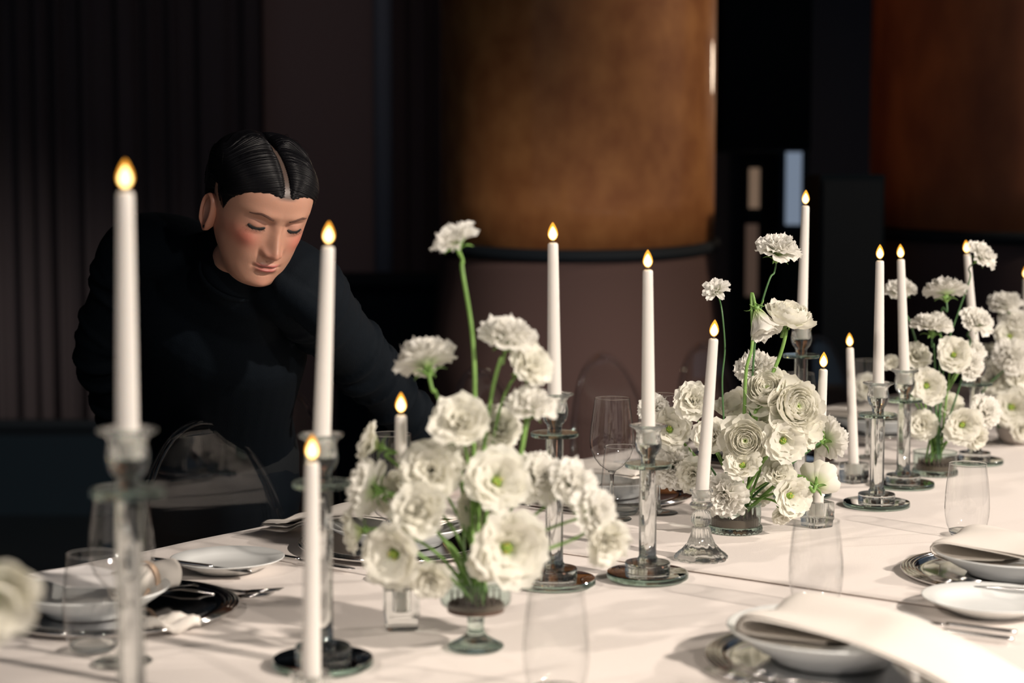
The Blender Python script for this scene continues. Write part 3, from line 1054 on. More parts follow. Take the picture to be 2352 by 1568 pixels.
# ------------------------------------------------------------------ see-through chairs
def ghost_chair(label, loc, rz):
    root = thing('acrylic_chair', label, 'chair', loc, rz, 'clear acrylic chairs along the far side')
    # local: +x towards the table, back at x = 0
    mb = MB()
    rows = []
    for i in range(23):
        u = -1 + 2 * i / 22
        row = []
        for j in range(21):
            v = j / 20
            hw = 0.185 * math.sqrt(max(0, 1 - (max(0, v - 0.35) / 0.65) ** 2)) if v > 0.35 else 0.185 * (0.86 + 0.14 * v / 0.35)
            y = u * max(hw, 0.002)
            z = 0.44 + 0.48 * v
            x = -0.06 + 0.06 * (1 - v) + 0.9 * y * y + 0.05 * (v - 0.35) ** 2 * (1 if v > 0.35 else 0)
            row.append((x, y, z))
        rows.append(row)
    mb.grid(rows)
    o = mb.build('round_back', M['acrylic'], root)
    o.modifiers.new('thickness', 'SOLIDIFY').thickness = 0.008
    mb = MB()
    pts = []
    for i in range(49):
        a = math.pi * i / 48
        v = 0.35 + 0.65 * math.sin(a)
        y = -0.187 * math.cos(a)
        pts.append((-0.06 + 0.06 * (1 - v) + 0.9 * y * y + 0.05 * (v - 0.35) ** 2, y, 0.44 + 0.48 * v))
    mb.tube(pts, 0.0075, 10)
    mb.build('back_rim', M['acrylic'], root)
    mb = MB()
    rows = []
    for zz, k in ((0.425, 1.0), (0.45, 1.0)):
        rows.append([(0.02 + 0.20 + 0.21 * k * math.copysign(abs(math.cos(2 * math.pi * j / 40)) ** 0.6, math.cos(2 * math.pi * j / 40)), 0.20 * k * math.copysign(abs(math.sin(2 * math.pi * j / 40)) ** 0.6, math.sin(2 * math.pi * j / 40)), zz) for j in range(40)])
    mb.grid(rows, True, 0, True, True)
    mb.build('seat', M['acrylic'], root, sharp=40)
    for (x, y, dx, dy) in ((0.05, -0.16, -0.05, -0.02), (0.05, 0.16, -0.05, 0.02), (0.39, -0.16, 0.02, -0.01), (0.39, 0.16, 0.02, 0.01)):
        mb = MB(); mb.tube([(x, y, 0.426), (x + dx, y + dy, 0.0)], [0.02, 0.014], 12); mb.build('leg', M['acrylic'], root)
    return root


chair_rot = math.atan2(-DN.y, -DN.x)
first = None
for lab, px, y, turn in [('clear acrylic chair in front of the woman in black', 488, 3.08, 0.0),
                         ('clear acrylic chair with bright reflections beside her reaching arm', 690, 3.66, 0.35),
                         ('clear acrylic chair behind the tall flowers of the footed bowl', 1125, 4.12, 0.15),
                         ('clear acrylic chair behind the lone wine glass', 1410, 4.48, 0.0),
                         ('clear acrylic chair behind the ribbed bowl flowers', 1640, 4.82, 0.0),
                         ('clear acrylic chair before the loudspeaker, farthest of the row', 1905, 5.12, 0.0)]:
    p = Vector((bx(px, y), y, 0))
    if first is None:
        first = ghost_chair(lab, p, chair_rot + turn)
    else:
        copy_tree(first, lab, p, chair_rot + turn)
# ------------------------------------------------------------------ vases
def frog_tree(label, loc, r, h):
    root = thing('flower_pin_holder', label, 'pin holder', loc, 0, 'metal pin holders in the bowls')
    mb = MB(); mb.lathe([(r, 0), (r, h * 0.35), (r * 0.96, h * 0.4)], 32, cap0=True, cap1=True); mb.build('base_disc', M['frog'], root, sharp=30)
    mb = MB()
    for i in range(-4, 5):
        for j in range(-4, 5):
            if i * i + j * j <= 17:
                x, y = i * r * 0.21, j * r * 0.21
                mb.tube([(x, y, h * 0.38), (x, y, h)], [r * 0.045, r * 0.012], 5)
    o = mb.build('brush_of_pins', M['frog'], root)
    o['kind'] = 'stuff'
    return root


RIB = lambda k, amt, z0=-1, z1=9: (lambda a, r, z: 1 + (amt * math.cos(k * a) if z0 < z < z1 else 0))


def coupe(label, loc):
    root = thing('footed_glass_bowl', label, 'bowl', loc)
    mb = MB(); mb.lathe([(0.0080, 0.0440), (0.0180, 0.0455), (0.0330, 0.0500), (0.0430, 0.0570), (0.0448, 0.0630), (0.0442, 0.0760), (0.0436, 0.0875)], 120, mod=RIB(40, 0.014, 0.055, 0.084), cap0=True); mb.build('ribbed_bowl', M['ribbed'], root)
    mb = MB(); mb.tube([(0.0436 * math.cos(2 * math.pi * j / 56), 0.0436 * math.sin(2 * math.pi * j / 56), 0.0878) for j in range(57)], 0.0011, 8, caps=False); mb.build('rim', M['crystal_green'], root)
    mb = MB(); mb.lathe([(0.0340, 0.0), (0.0358, 0.0015), (0.0350, 0.0045), (0.0250, 0.0090), (0.0140, 0.0165), (0.0105, 0.0220), (0.0108, 0.0380), (0.0150, 0.0438)], 48, cap0=True, cap1=True); mb.build('stem_and_foot', M['crystal_green'], root)
    return root


def low_bowl(label, loc, sc=1.0):
    root = thing('ribbed_glass_bowl', label, 'bowl', loc)
    s = sc
    def dia(a, r, z):
        return 1 + 0.012 * math.cos(30 * a + (z / s) * 420) + 0.012 * math.cos(30 * a - (z / s) * 420)
    mb = MB(); mb.lathe([(0.0430 * s, 0.0), (0.0462 * s, 0.0015 * s), (0.0468 * s, 0.0060 * s), (0.0462 * s, 0.0110 * s), (0.0440 * s, 0.0125 * s), (0.0400 * s, 0.0105 * s), (0.002, 0.0095 * s)], 180, mod=dia, cap0=True, cap1=True); mb.build('patterned_base', M['crystal_green'], root)
    mb = MB(); mb.lathe([(0.0436 * s, 0.0127 * s), (0.0440 * s, 0.030 * s), (0.0444 * s, 0.0480 * s)], 200, mod=RIB(50, 0.014, 0.013 * s, 0.045 * s)); mb.build('ribbed_wall', M['ribbed'], root)
    mb = MB(); mb.tube([(0.0444 * s * math.cos(2 * math.pi * j / 56), 0.0444 * s * math.sin(2 * math.pi * j / 56), 0.0484 * s) for j in range(57)], 0.0011, 8, caps=False); mb.build('rim', M['crystal_green'], root)
    return root


VASE = {}
p = at(1093, 1487); p.z = TZ + 0.0004
coupe('footed ribbed glass bowl overflowing with white blooms', p)
frog_tree('brown pin holder inside the footed ribbed bowl', p + Vector((0, 0, 0.0475)), 0.036, 0.026)
VASE[1] = (p, 0.058, 0.020)
p = at(1688, 1220); p.z = TZ + 0.0004
low_bowl('low ribbed glass bowl with patterned base beside the pressed glass candlestick', p)
frog_tree('dark pin holder inside the low bowl beside the pressed glass candlestick', p + Vector((0, 0, 0.011)), 0.0405, 0.034)
VASE[2] = (p, 0.022, 0.020)
p = at(2147, 1090); p.z = TZ + 0.0004
low_bowl('low ribbed glass bowl behind the pair of crystal candlesticks', p)
frog_tree('brass pin holder inside the low bowl behind the pair of candlesticks', p + Vector((0, 0, 0.011)), 0.039, 0.026)
VASE[3] = (p, 0.022, 0.020)
p = at(2338, 1020); p.z = TZ + 0.0004
t = thing('stoneware_bowl', 'plain grey stoneware bowl full of white blooms at the view edge', 'bowl', p)
mb = MB(); mb.lathe([(0.026, 0.0), (0.030, 0.001), (0.042, 0.012), (0.050, 0.03), (0.0515, 0.052), (0.0495, 0.054), (0.047, 0.05), (0.040, 0.014), (0.002, 0.008)], 56, cap0=True, cap1=True); mb.build('bowl_body', M['stone_bowl'], t)
frog_tree('pin holder inside the grey stoneware bowl', p + Vector((0, 0, 0.0125)), 0.034, 0.02)
VASE[4] = (p, 0.022, 0.016)
p = Vector((-0.66, 1.50, TZ + 0.0004))
coupe('footed glass bowl out of view beyond the blurred white petals', p)
VASE[5] = (p, 0.058, 0.012)
p = at(2005, 985); p.z = TZ + 0.0004
low_bowl('far ribbed bowl hidden behind the front candlestick of the pair', p, 0.9)
VASE[6] = (p, 0.022, 0.012)


# ------------------------------------------------------------------ blooms (unit radius, facing +Z)
def petal(mb, heart, az, tilt0, tilt1, L, W, ruffle, r, r0=0.03, z0=0.0, cup=0.25, nu=11, nv=8, tipcut=0.28, curl=0.0):
    k1, k2 = r.uniform(2.5, 4.5), r.uniform(5.5, 9.0)
    p1, p2, p3 = r.uniform(0, 6.28), r.uniform(0, 6.28), r.uniform(0, 6.28)
    ca, sa = math.cos(az), math.sin(az)
    rows = []
    # centre line
    cl = []
    x, z = r0, z0
    fine = nv * 2
    for i in range(fine + 1):
        v = i / fine
        ti = tilt0 + (tilt1 - tilt0) * v + curl * max(0, v - 0.7) ** 2 * 8
        cl.append((x, z, ti))
        x += L / fine * math.sin(ti)
        z += L / fine * math.cos(ti)

    def line(v):
        v = max(0, min(1, v)) * fine
        i = min(int(v), fine - 1)
        f = v - i
        a, b = cl[i], cl[i + 1]
        return [a[q] * (1 - f) + b[q] * f for q in range(3)]
    hs = []
    for i in range(nv + 1):
        row = []
        for j in range(nu):
            u = -1 + 2 * j / (nu - 1)
            v = i / nv
            fr = 0.05 * math.sin(k2 * u * 1.7 + p3) * v
            ve = v * (1 - tipcut * abs(u) ** 2.2 + fr)
            cx, cz, ti = line(ve)
            w = W * min(1, (v + 0.10) ** 0.65) * (1 - 0.18 * v * v)
            amp = ruffle * v * v * (0.35 + 0.65 * abs(u))
            nd = amp * (math.sin(k1 * u * 2 + p1) + 0.55 * math.sin(k2 * u + p2)) + cup * W * u * u * (0.4 + 0.6 * v)
            # displacement along the petal normal (towards the flower axis side)
            nx, nz = -math.cos(ti), math.sin(ti)
            rad = cx + nx * nd
            zz = cz + nz * nd
            la = u * w
            row.append((rad * ca - la * sa, rad * sa + la * ca, zz))
            hs.append(max(0.0, 1 - v * 2.0) ** 1.1)
        rows.append(row)
    mb.grid(rows)
    heart.extend(hs)


def bloom_mesh(kind, seed):
    r = random.Random(seed)
    mb, heart = MB(), []
    R = math.radians
    def ring(n, t0, t1, L, W, ruf, jit=0.2, **kw):
        o = r.uniform(0, 6.28)
        for i in range(n):
            petal(mb, heart, o + 2 * math.pi * i / n + r.uniform(-jit, jit), R(t0 + r.uniform(-7, 7)), R(t1 + r.uniform(-12, 12)), L * r.uniform(0.9, 1.08), W * r.uniform(0.88, 1.12), ruf, r, **kw)
    if kind == 'frilly':
        ring(6, 35, 100, 1.0, 0.60, 0.085, curl=0.3)
        ring(6, 22, 78, 0.92, 0.54, 0.095)
        ring(6, 10, 52, 0.82, 0.46, 0.10)
        ring(5, 0, 25, 0.68, 0.36, 0.09)
        ring(3, -8, 5, 0.50, 0.26, 0.06)
    elif kind == 'carnation':
        ring(8, 60, 102, 1.0, 0.44, 0.12, tipcut=0.15, curl=0.3)
        ring(9, 45, 84, 0.98, 0.40, 0.13, tipcut=0.15)
        ring(8, 28, 66, 0.92, 0.36, 0.13, tipcut=0.12)
        ring(7, 14, 44, 0.84, 0.33, 0.12, tipcut=0.12)
        ring(5, 0, 20, 0.74, 0.28, 0.11, tipcut=0.1)
    elif kind == 'ranunculus':
        for i in range(11):
            k = 1 - 0.080 * i
            n = 7 if i < 3 else 6
            ring(n, 118 - 4 * i, -24 + 9 * max(0, 3 - i) + (26 if i == 0 else 0), 1.28 * k, 0.58 * k, 0.020, jit=0.15, cup=0.42, tipcut=0.20, z0=-0.34 * k + 0.012 * i)
    elif kind == 'open':
        ring(6, 30, 88, 1.06, 0.68, 0.075, cup=0.30)
        ring(6, 24, 68, 0.98, 0.60, 0.085, cup=0.30)
        ring(5, 18, 50, 0.74, 0.42, 0.08)
    elif kind == 'ragged':
        ring(7, 55, 96, 1.05, 0.30, 0.12, jit=0.3, tipcut=0.35)
        ring(6, 35, 70, 0.80, 0.32, 0.13, jit=0.3)
        ring(5, 10, 45, 0.60, 0.28, 0.12)
    elif kind == 'nodding':
        ring(6, 20, 42, 1.45, 0.60, 0.07, cup=0.5, tipcut=0.3, curl=1.2)
        ring(6, 14, 34, 1.35, 0.52, 0.07, cup=0.5, curl=1.0)
        ring(5, 8, 20, 1.1, 0.40, 0.05, cup=0.5)
    elif kind == 'cup':
        ring(6, 72, 12, 1.45, 0.72, 0.03, cup=0.5, tipcut=0.22)
        ring(6, 60, 8, 1.35, 0.62, 0.03, cup=0.5, tipcut=0.22)
        ring(5, 40, 5, 1.15, 0.5, 0.03, cup=0.5)
    mb.attr['heart'] = heart
    return mb.mesh('petals_' + kind, M['petal'] if kind in ('frilly', 'open', 'cup', 'ranunculus') else M['petal_cool'])


BLOOMS = {k: [bloom_mesh(k, 11 * s + len(k)) for s in range(n)] for k, n in dict(frilly=5, carnation=4, ranunculus=3, open=4, ragged=2, nodding=2, cup=2).items()}
CALYX_Z = {'frilly': -0.02, 'carnation': -0.02, 'ranunculus': -0.36, 'open': 0.0, 'ragged': -0.02, 'nodding': 0.0, 'cup': -0.02}
rc = random.Random(77)
mb = MB()
mb.lathe([(0.05, -0.30), (0.11, -0.22), (0.15, -0.10), (0.12, 0.02)], 12, cap0=True)
CALYX_PLAIN = None
for i in range(5):
    a = 2 * math.pi * i / 5
    pts = [(math.cos(a) * rr, math.sin(a) * rr, zz) for rr, zz in ((0.10, -0.20), (0.20, -0.12), (0.33, -0.07), (0.46, -0.10), (0.56, -0.17))]
    mb.tube(pts, [(0.05, 0.015), (0.075, 0.012), (0.07, 0.01), (0.045, 0.008), (0.008, 0.004)], 6, lateral=(-math.sin(a), math.cos(a), 0))
CALYX = mb.mesh('sepals', M['stem'])
mb = MB()
mb.ball((0, 0, 0.14), 0.17, 12, 8, (1, 1, 1.3))
for i in range(3):
    mb.ball((0.05 * math.cos(2.1 * i), 0.05 * math.sin(2.1 * i), 0.36), 0.055, 8, 6)
EYE = mb.mesh('green_eye', M['eye'])
mb = MB()
for i in range(6):
    a, rr = rc.uniform(0, 6.28), rc.uniform(0.03, 0.14)
    mb.tube([(0.3 * rr * math.cos(a), 0.3 * rr * math.sin(a), 0.1), (rr * math.cos(a), rr * math.sin(a), 0.42)], [0.014, 0.022], 5)
STAMEN = mb.mesh('stamens', M['stamen'])
rf = random.Random(4)
FLOWER_NAME = dict(frilly='lisianthus_flower', carnation='carnation_flower', ranunculus='ranunculus_flower', open='open_lisianthus_flower', ragged='scabious_flower', nodding='nodding_flower', cup='ranunculus_bud_flower')


def flower(v, px, py, rpx, kind, face, dy, label, via=None, dark=False, thick=0.0021, eye=None):
    vp, zst, spread = VASE[v]
    y = vp.y + dy
    c = aty(px, py, y)
    R = rpx * 1.2 / FPX * y
    f = Vector((face[0], -face[2], face[1])).normalized()
    root = thing(FLOWER_NAME[kind], label, 'flower', c, 0, {1: 'white flowers in the footed bowl', 2: 'white flowers in the low ribbed bowl', 3: 'white flowers in the far ribbed bowl', 4: 'white flowers in the stoneware bowl', 5: 'white flowers beyond the view edge', 6: 'white flowers in the hidden far bowl'}[v])
    ms = BLOOMS[kind]
    q = f.to_track_quat('Z', 'Y') @ Quaternion((0, 0, 1), rf.uniform(0, 6.28))
    shift = {'frilly': 0.35, 'carnation': 0.35, 'ranunculus': 0.12, 'open': 0.30, 'ragged': 0.2, 'nodding': 0.75, 'cup': 0.55}[kind]
    base = -f * (R * shift)
    po = obj('petals', ms[rf.randrange(len(ms))], root)
    po.rotation_mode = 'QUATERNION'
    po.rotation_quaternion = q
    po.location = base
    po.scale = (R, R, R)
    ca = obj('calyx', CALYX, root)
    ca.rotation_mode = 'QUATERNION'
    ca.rotation_quaternion = q
    ca.location = base + f * (R * CALYX_Z[kind])
    ca.scale = (R, R, R)
    if kind == 'open' or eye:
        e = obj('green_eye', EYE, root)
        e.rotation_mode = 'QUATERNION'; e.rotation_quaternion = q; e.location = base; e.scale = (R, R, R)
        s = obj('stamens', STAMEN, root)
        s.rotation_mode = 'QUATERNION'; s.rotation_quaternion = q; s.location = base; s.scale = (R, R, R)
    # stem from the calyx into the bowl
    a = rf.uniform(0, 6.28)
    foot = Vector((vp.x + spread * math.cos(a) * rf.uniform(0.3, 1), vp.y + spread * math.sin(a) * rf.uniform(0.3, 1), vp.z + zst))
    p0 = c + base + f * (R * (CALYX_Z[kind] - 0.22))
    D = (foot - p0).length
    if via:
        ctrl = [p0, p0 - f * R * 0.5] + [aty(x, yy, vp.y + dy * w) for x, yy, w in via] + [foot]
        pts = []
        n = len(ctrl)
        for i in range(n - 1):
            a0, a1, a2, a3 = ctrl[max(i - 1, 0)], ctrl[i], ctrl[i + 1], ctrl[min(i + 2, n - 1)]
            for k in range(7):
                t_ = k / 7
                pts.append(0.5 * ((2 * a1) + (a2 - a0) * t_ + (2 * a0 - 5 * a1 + 4 * a2 - a3) * t_ * t_ + (3 * a1 - a0 - 3 * a2 + a3) * t_ ** 3))
        pts.append(foot)
    else:
        b1 = p0 - f * D * 0.28
        out = Vector((p0.x - vp.x, p0.y - vp.y, 0)) * 0.12
        b2 = foot + out + Vector((0, 0, D * 0.38))
        pts = []
        for k in range(17):
            t_ = k / 16
            s_ = 1 - t_
            pts.append(p0 * s_ ** 3 + b1 * (3 * s_ * s_ * t_) + b2 * (3 * s_ * t_ * t_) + foot * t_ ** 3)
    mb = MB()
    mb.tube([p - c for p in pts], [thick * (0.85 + 0.3 * i / len(pts)) for i in range(len(pts))], 8)
    mb.build('stem', M['stem_dark'] if dark else M['stem'], root)
    return root


FL = [
    # --- footed bowl
    (1, 1045, 548, 56, 'ragged', (-.25, .8, .45), 0.02, 'tattered white flower held highest above the footed bowl on a long bare stem', [(1062, 620, 1), (1084, 760, 1), (1091, 900, .8), (1085, 1150, .4)], False, 0.0026),
    (1, 975, 818, 66, 'carnation', (-.2, .75, -.35), 0.05, 'broad ruffled bloom seen from below, on a slanting stem beside the black sleeve', [(1003, 905, 1), (1040, 1010, .8), (1075, 1200, .4)], False, 0.0024),
    (1, 1168, 765, 60, 'carnation', (.15, .75, .25), 0.03, 'upper of two ruffled blooms next to the candle before the gold column', [(1150, 825, 1), (1125, 930, 1), (1100, 1150, .5)], False, 0.0024),
    (1, 1220, 838, 56, 'frilly', (.45, .35, .6), 0.02, 'lower of two ruffled blooms next to the candle before the gold column', None, False, 0.0021),
    (1, 1222, 925, 56, 'carnation', (.2, .85, .25), 0.01, 'flat ruffled bloom on a thick pale stem touching the crystal cup', [(1208, 975, 1), (1188, 1070, 1), (1130, 1210, .5)], False, 0.0030),
    (1, 1058, 967, 72, 'frilly', (-.05, .55, .75), -0.02, 'big frilly bloom in the upper middle of the footed bowl bouquet'),
    (1, 1140, 985, 58, 'frilly', (.25, .5, .6), 0.06, 'frilly bloom tucked behind the big upper middle one'),
    (1, 850, 1018, 50, 'frilly', (-.9, .35, .15), 0.05, 'slender frilly bloom sticking up beside the short lit candle', [(885, 1045, 1), (930, 1085, .9), (1050, 1230, .5)]),
    (1, 838, 1118, 64, 'carnation', (-.85, .15, -.35), 0.03, 'side-on bloom showing its green sepals next to the blurred candles', [(880, 1145, 1), (960, 1190, .7), (1050, 1270, .4)]),
    (1, 812, 1222, 52, 'frilly', (-.85, -.15, .05), 0.02, 'lowest side-on bloom reaching out beside the short candle'),
    (1, 988, 1080, 78, 'frilly', (-.1, .3, .9), -0.02, 'large full bloom facing the camera above the tall glass block'),
    (1, 1140, 1105, 74, 'open', (.15, .35, .85), -0.02, 'large open bloom facing the camera in the centre of the bouquet'),
    (1, 1238, 1092, 60, 'carnation', (.35, .5, .6), 0.02, 'frilled bloom in front of the crystal column, level with the bouquet centre'),
    (1, 1322, 1110, 58, 'carnation', (.5, .5, .55), 0.0, 'frilled bloom arching out first past the crystal column'),
    (1, 1372, 1178, 62, 'carnation', (.7, .3, .5), -0.02, 'middle frilled bloom on the arching spray past the crystal column'),
    (1, 1396, 1245, 58, 'frilly', (.45, -.35, .75), -0.03, 'drooping end bloom of the arching spray above the mirrored foot', [(1330, 1232, 1), (1220, 1275, .8), (1110, 1320, .2)]),
    (1, 962, 1172, 72, 'frilly', (-.25, .45, .8), -0.05, 'full bloom below the large camera-facing one, above the open one'),
    (1, 905, 1272, 74, 'open', (-.35, -.05, .92), -0.07, 'open cupped bloom with a green eye low over the tall glass block', [(960, 1270, 1), (1040, 1330, .6)]),
    (1, 988, 1330, 52, 'frilly', (-.1, -.35, .9), -0.07, 'drooping bloom touching the rim of the footed bowl'),
    (1, 1165, 1258, 88, 'open', (.3, .1, .94), -0.06, 'largest open bloom hanging over the rim of the footed bowl'),
    (1, 1120, 1290, 50, 'frilly', (0, -.2, .9), -0.05, 'bloom tucked under the largest open one at the bowl rim'),
    (1, 912, 1135, 58, 'frilly', (-.4, .4, .6), 0.06, 'pale shaded bloom behind the camera-facing ones near the short candle'),
    (1, 1098, 1165, 54, 'open', (.0, .1, .9), 0.03, 'shaded bloom deep in the bouquet above the stems'),
    (1, 1060, 1045, 50, 'frilly', (.0, .6, .5), 0.06, 'bloom half buried between the upper middle and the centre blooms'),
    # --- low ribbed bowl
    (2, 1789, 568, 48, 'carnation', (.1, .85, .3), 0.0, 'ruffled bloom held highest above the low bowl, beside the highest candle', [(1768, 640, 1), (1748, 705, 1), (1733, 800, 1), (1722, 960, .6)], True, 0.0018),
    (2, 1645, 665, 31, 'ragged', (-.25, .55, .6), 0.0, 'small tattered flower on a long thin wavy stem beside the leaning candle', [(1659, 720, 1), (1665, 800, 1), (1659, 870, 1), (1662, 960, 1), (1668, 1080, .6)], True, 0.0016),
    (2, 1752, 745, 44, 'nodding', (.25, -.75, .35), -0.02, 'nodding bloom hanging its head between the tall stems', [(1728, 790, 1), (1714, 850, 1), (1709, 960, .8), (1700, 1090, .4)], False, 0.0030),
    (2, 1818, 712, 48, 'ranunculus', (.25, .85, .3), 0.0, 'side-on layered bloom overlapping the highest candle', [(1806, 760, 1), (1790, 820, 1), (1745, 930, .8), (1712, 1060, .4)], False, 0.0034),
    (2, 1735, 838, 46, 'carnation', (-.15, .7, .35), 0.03, 'ruffled bloom behind the thick tall stems, under the nodding one'),
    (2, 1762, 888, 50, 'ranunculus', (-.25, .6, .65), -0.02, 'layered bloom squeezed against the biggest spiral one', [(1738, 940, 1), (1712, 1020, .8), (1700, 1110, .3)], False, 0.0030),
    (2, 1836, 932, 56, 'ranunculus', (.35, .25, .9), -0.05, 'biggest spiral layered bloom facing the camera next to the leaning candle', [(1795, 985, 1), (1740, 1080, .6)], False, 0.0030),
    (2, 1856, 985, 40, 'cup', (.6, -.2, .5), -0.02, 'pale bloom peeping out beneath the biggest spiral one'),
    (2, 1712, 1012, 48, 'ranunculus', (-.05, .15, .98), -0.06, 'round spiral layered bloom right in the middle above the low bowl'),
    (2, 1632, 1002, 45, 'frilly', (-.2, .3, .9), -0.01, 'frilly bloom half covered by the leaning candle'),
    (2, 1799, 1012, 50, 'open', (.1, .1, .98), -0.05, 'fringed open bloom with a vivid green eye next to the round spiral one'),
    (2, 1706, 1068, 41, 'open', (-.1, .55, .8), -0.06, 'open bloom with a green eye just below the round spiral one'),
    (2, 1662, 1140, 50, 'carnation', (-.35, -.2, .85), -0.05, 'dense frilled bloom leaning on the pressed glass candlestick'),
    (2, 1788, 1085, 42, 'frilly', (.2, .45, .75), -0.03, 'frilly bloom below the fringed green-eyed one'),
    (2, 1815, 1138, 48, 'open', (.4, -.05, .9), -0.06, 'open bloom with a pale green eye low beside the bowl'),
    (2, 1800, 1182, 30, 'frilly', (.15, -.6, .65), -0.06, 'small drooping frill lowest over the tablecloth beside the low bowl'),
    (2, 1882, 1102, 40, 'cup', (.35, .25, -.75), -0.03, 'cupped bloom turned away, showing star-shaped sepals and a curved stem', [(1845, 1096, 1), (1800, 1100, .6), (1730, 1160, .3)], False, 0.0032),
    (2, 1908, 1003, 46, 'carnation', (.65, .25, -.5), 0.02, 'fringed bloom seen from behind, alone past the leaning candle', [(1880, 1020, 1), (1830, 1055, .7), (1740, 1130, .3)], True),
    (2, 1592, 920, 45, 'frilly', (.0, .35, .9), 0.05, 'frilly bloom highest of the cluster between the two candles'),
    (2, 1538, 985, 47, 'open', (.1, .25, .9), 0.09, 'open bloom touching the crystal cup in the cluster between two candles'),
    (2, 1545, 1072, 47, 'carnation', (-.1, .0, .9), 0.08, 'lowest bloom of the cluster behind the crystal column', [(1600, 1075, 1), (1640, 1100, .8), (1680, 1150, .4)], True),
    (2, 1498, 935, 34, 'carnation', (-.3, .5, .7), 0.10, 'bloom of the cluster peeping out behind the candle before the brown cloth'),
    (2, 1592, 1090, 44, 'frilly', (-.3, -.1, .85), 0.06, 'shaded bloom between the lowest cluster bloom and the leaning candle', [(1620, 1060, 1), (1650, 1100, .8), (1680, 1160, .4)], True),
    (2, 1686, 935, 38, 'cup', (-.3, .5, .3), 0.05, 'pale bloom behind the bundle of tall stems'),
    (2, 1740, 962, 40, 'frilly', (.2, .5, .7), 0.03, 'bloom wedged between the round spiral one and the biggest spiral one'),
    (2, 1742, 1128, 38, 'frilly', (.1, .2, .8), 0.05, 'cream bloom deep behind the stems over the low bowl'),
    # --- far ribbed bowl
    (3, 2257, 583, 36, 'carnation', (.45, .6, .35), 0.0, 'ruffled bloom covering the flame of a far candle', [(2228, 640, 1), (2200, 720, 1), (2172, 810, 1), (2160, 940, .5)], True, 0.0018),
    (3, 2172, 662, 42, 'carnation', (.0, .8, -.25), 0.0, 'ruffled bloom seen from below, second highest above the far bowl', [(2162, 720, 1), (2158, 900, .6)], True, 0.0020),
    (3, 2066, 662, 35, 'carnation', (-.1, .8, .3), 0.04, 'ruffled bloom showing behind the two close candles', [(2090, 740, 1), (2118, 840, 1), (2140, 960, .5)], True, 0.0020),
    (3, 2141, 743, 43, 'carnation', (-.05, .8, .15), -0.02, 'wide ruffled bloom next to the second candle of the pair', [(2146, 800, 1), (2150, 950, .6)], True, 0.0022),
    (3, 2246, 735, 37, 'carnation', (.3, .65, .5), 0.0, 'ruffled bloom overlapping the candle with the half hidden flame', [(2228, 790, 1), (2200, 900, .8), (2160, 1010, .4)], True, 0.0020),
    (3, 2190, 815, 40, 'open', (-.15, .3, .9), -0.03, 'white open bloom with a yellow eye in the middle of the far bouquet'),
    (3, 2228, 835, 36, 'carnation', (.35, .3, .8), -0.02, 'fluffy bloom overlapping the yellow-eyed one'),
    (3, 2106, 816, 34, 'frilly', (.2, .5, .7), 0.03, 'bloom right behind the second candle of the pair'),
    (3, 2128, 886, 42, 'open', (-.05, .1, .98), -0.04, 'open bloom with an ochre eye beside the crystal cups'),
    (3, 2210, 975, 44, 'open', (-.05, .05, .98), -0.05, 'open bloom with a dark green eye low in the far bouquet'),
    (3, 2266, 945, 38, 'carnation', (.4, .3, .8), -0.03, 'fluffy bloom beside the dark green-eyed one'),
    (3, 2118, 975, 38, 'frilly', (-.3, .2, .9), -0.02, 'low bloom behind the second crystal column of the pair'),
    (3, 2243, 1008, 30, 'frilly', (.3, -.4, .8), -0.04, 'lowest bloom of the far bouquet drooping over the table'),
    (3, 2046, 832, 20, 'frilly', (-.3, .4, .7), 0.05, 'small bloom between the two close candles'),
    (3, 2178, 930, 34, 'frilly', (.1, .4, .8), 0.03, 'bloom behind the stems of the far bouquet'),
    (3, 2240, 800, 26, 'carnation', (.3, .6, .4), 0.05, 'small bloom at the foot of a far candle'),
    # --- stoneware bowl
    (4, 2308, 692, 36, 'carnation', (-.1, .8, .3), 0.0, 'highest ruffled bloom above the stoneware bowl', None, True),
    (4, 2332, 733, 34, 'carnation', (.1, .7, .4), 0.0, 'ruffled bloom under the highest one above the stoneware bowl'),
    (4, 2318, 772, 34, 'open', (-.1, .5, .8), -0.02, 'open bloom with an ochre eye above the stoneware bowl'),
    (4, 2328, 815, 42, 'carnation', (.1, .4, .9), -0.05, 'bright fluffy bloom with a stem crossing below it at the view edge', [(2310, 845, 1), (2250, 915, .8), (2300, 985, .3)], True),
    (4, 2346, 862, 42, 'frilly', (.3, .3, .9), -0.03, 'frilly bloom cut by the view edge above the stoneware bowl'),
    (4, 2282, 868, 44, 'frilly', (-.4, .3, .85), -0.01, 'shaded frilly bloom between the far bowl and the stoneware bowl'),
    (4, 2322, 935, 46, 'open', (-.1, .1, .98), -0.04, 'open bloom hanging over the rim of the stoneware bowl'),
    (4, 2274, 815, 32, 'frilly', (-.4, .5, .6), 0.04, 'small shaded bloom over the low part of the stoneware bouquet'),
    (4, 2350, 985, 30, 'frilly', (.3, -.2, .9), -0.05, 'lowest bloom on the stoneware bowl at the view edge'),
    # --- out of view bowl and hidden bowl
    (5, -22, 1365, 94, 'cup', (.45, -.35, .75), -0.06, 'blurred white petals poking into the view at the lower corner'),
    (6, 1990, 888, 32, 'frilly', (-.2, .3, .9), 0.0, 'soft white bloom behind the front crystal cup of the pair'),
    (6, 2036, 960, 26, 'frilly', (.3, .1, .9), -0.02, 'small white bloom between the two crystal columns of the pair'),
]
for row in FL:
    r8 = list(row) + [None, False, 0.0021][len(row) - 8:] if len(row) < 11 else list(row)
    flower(*r8)
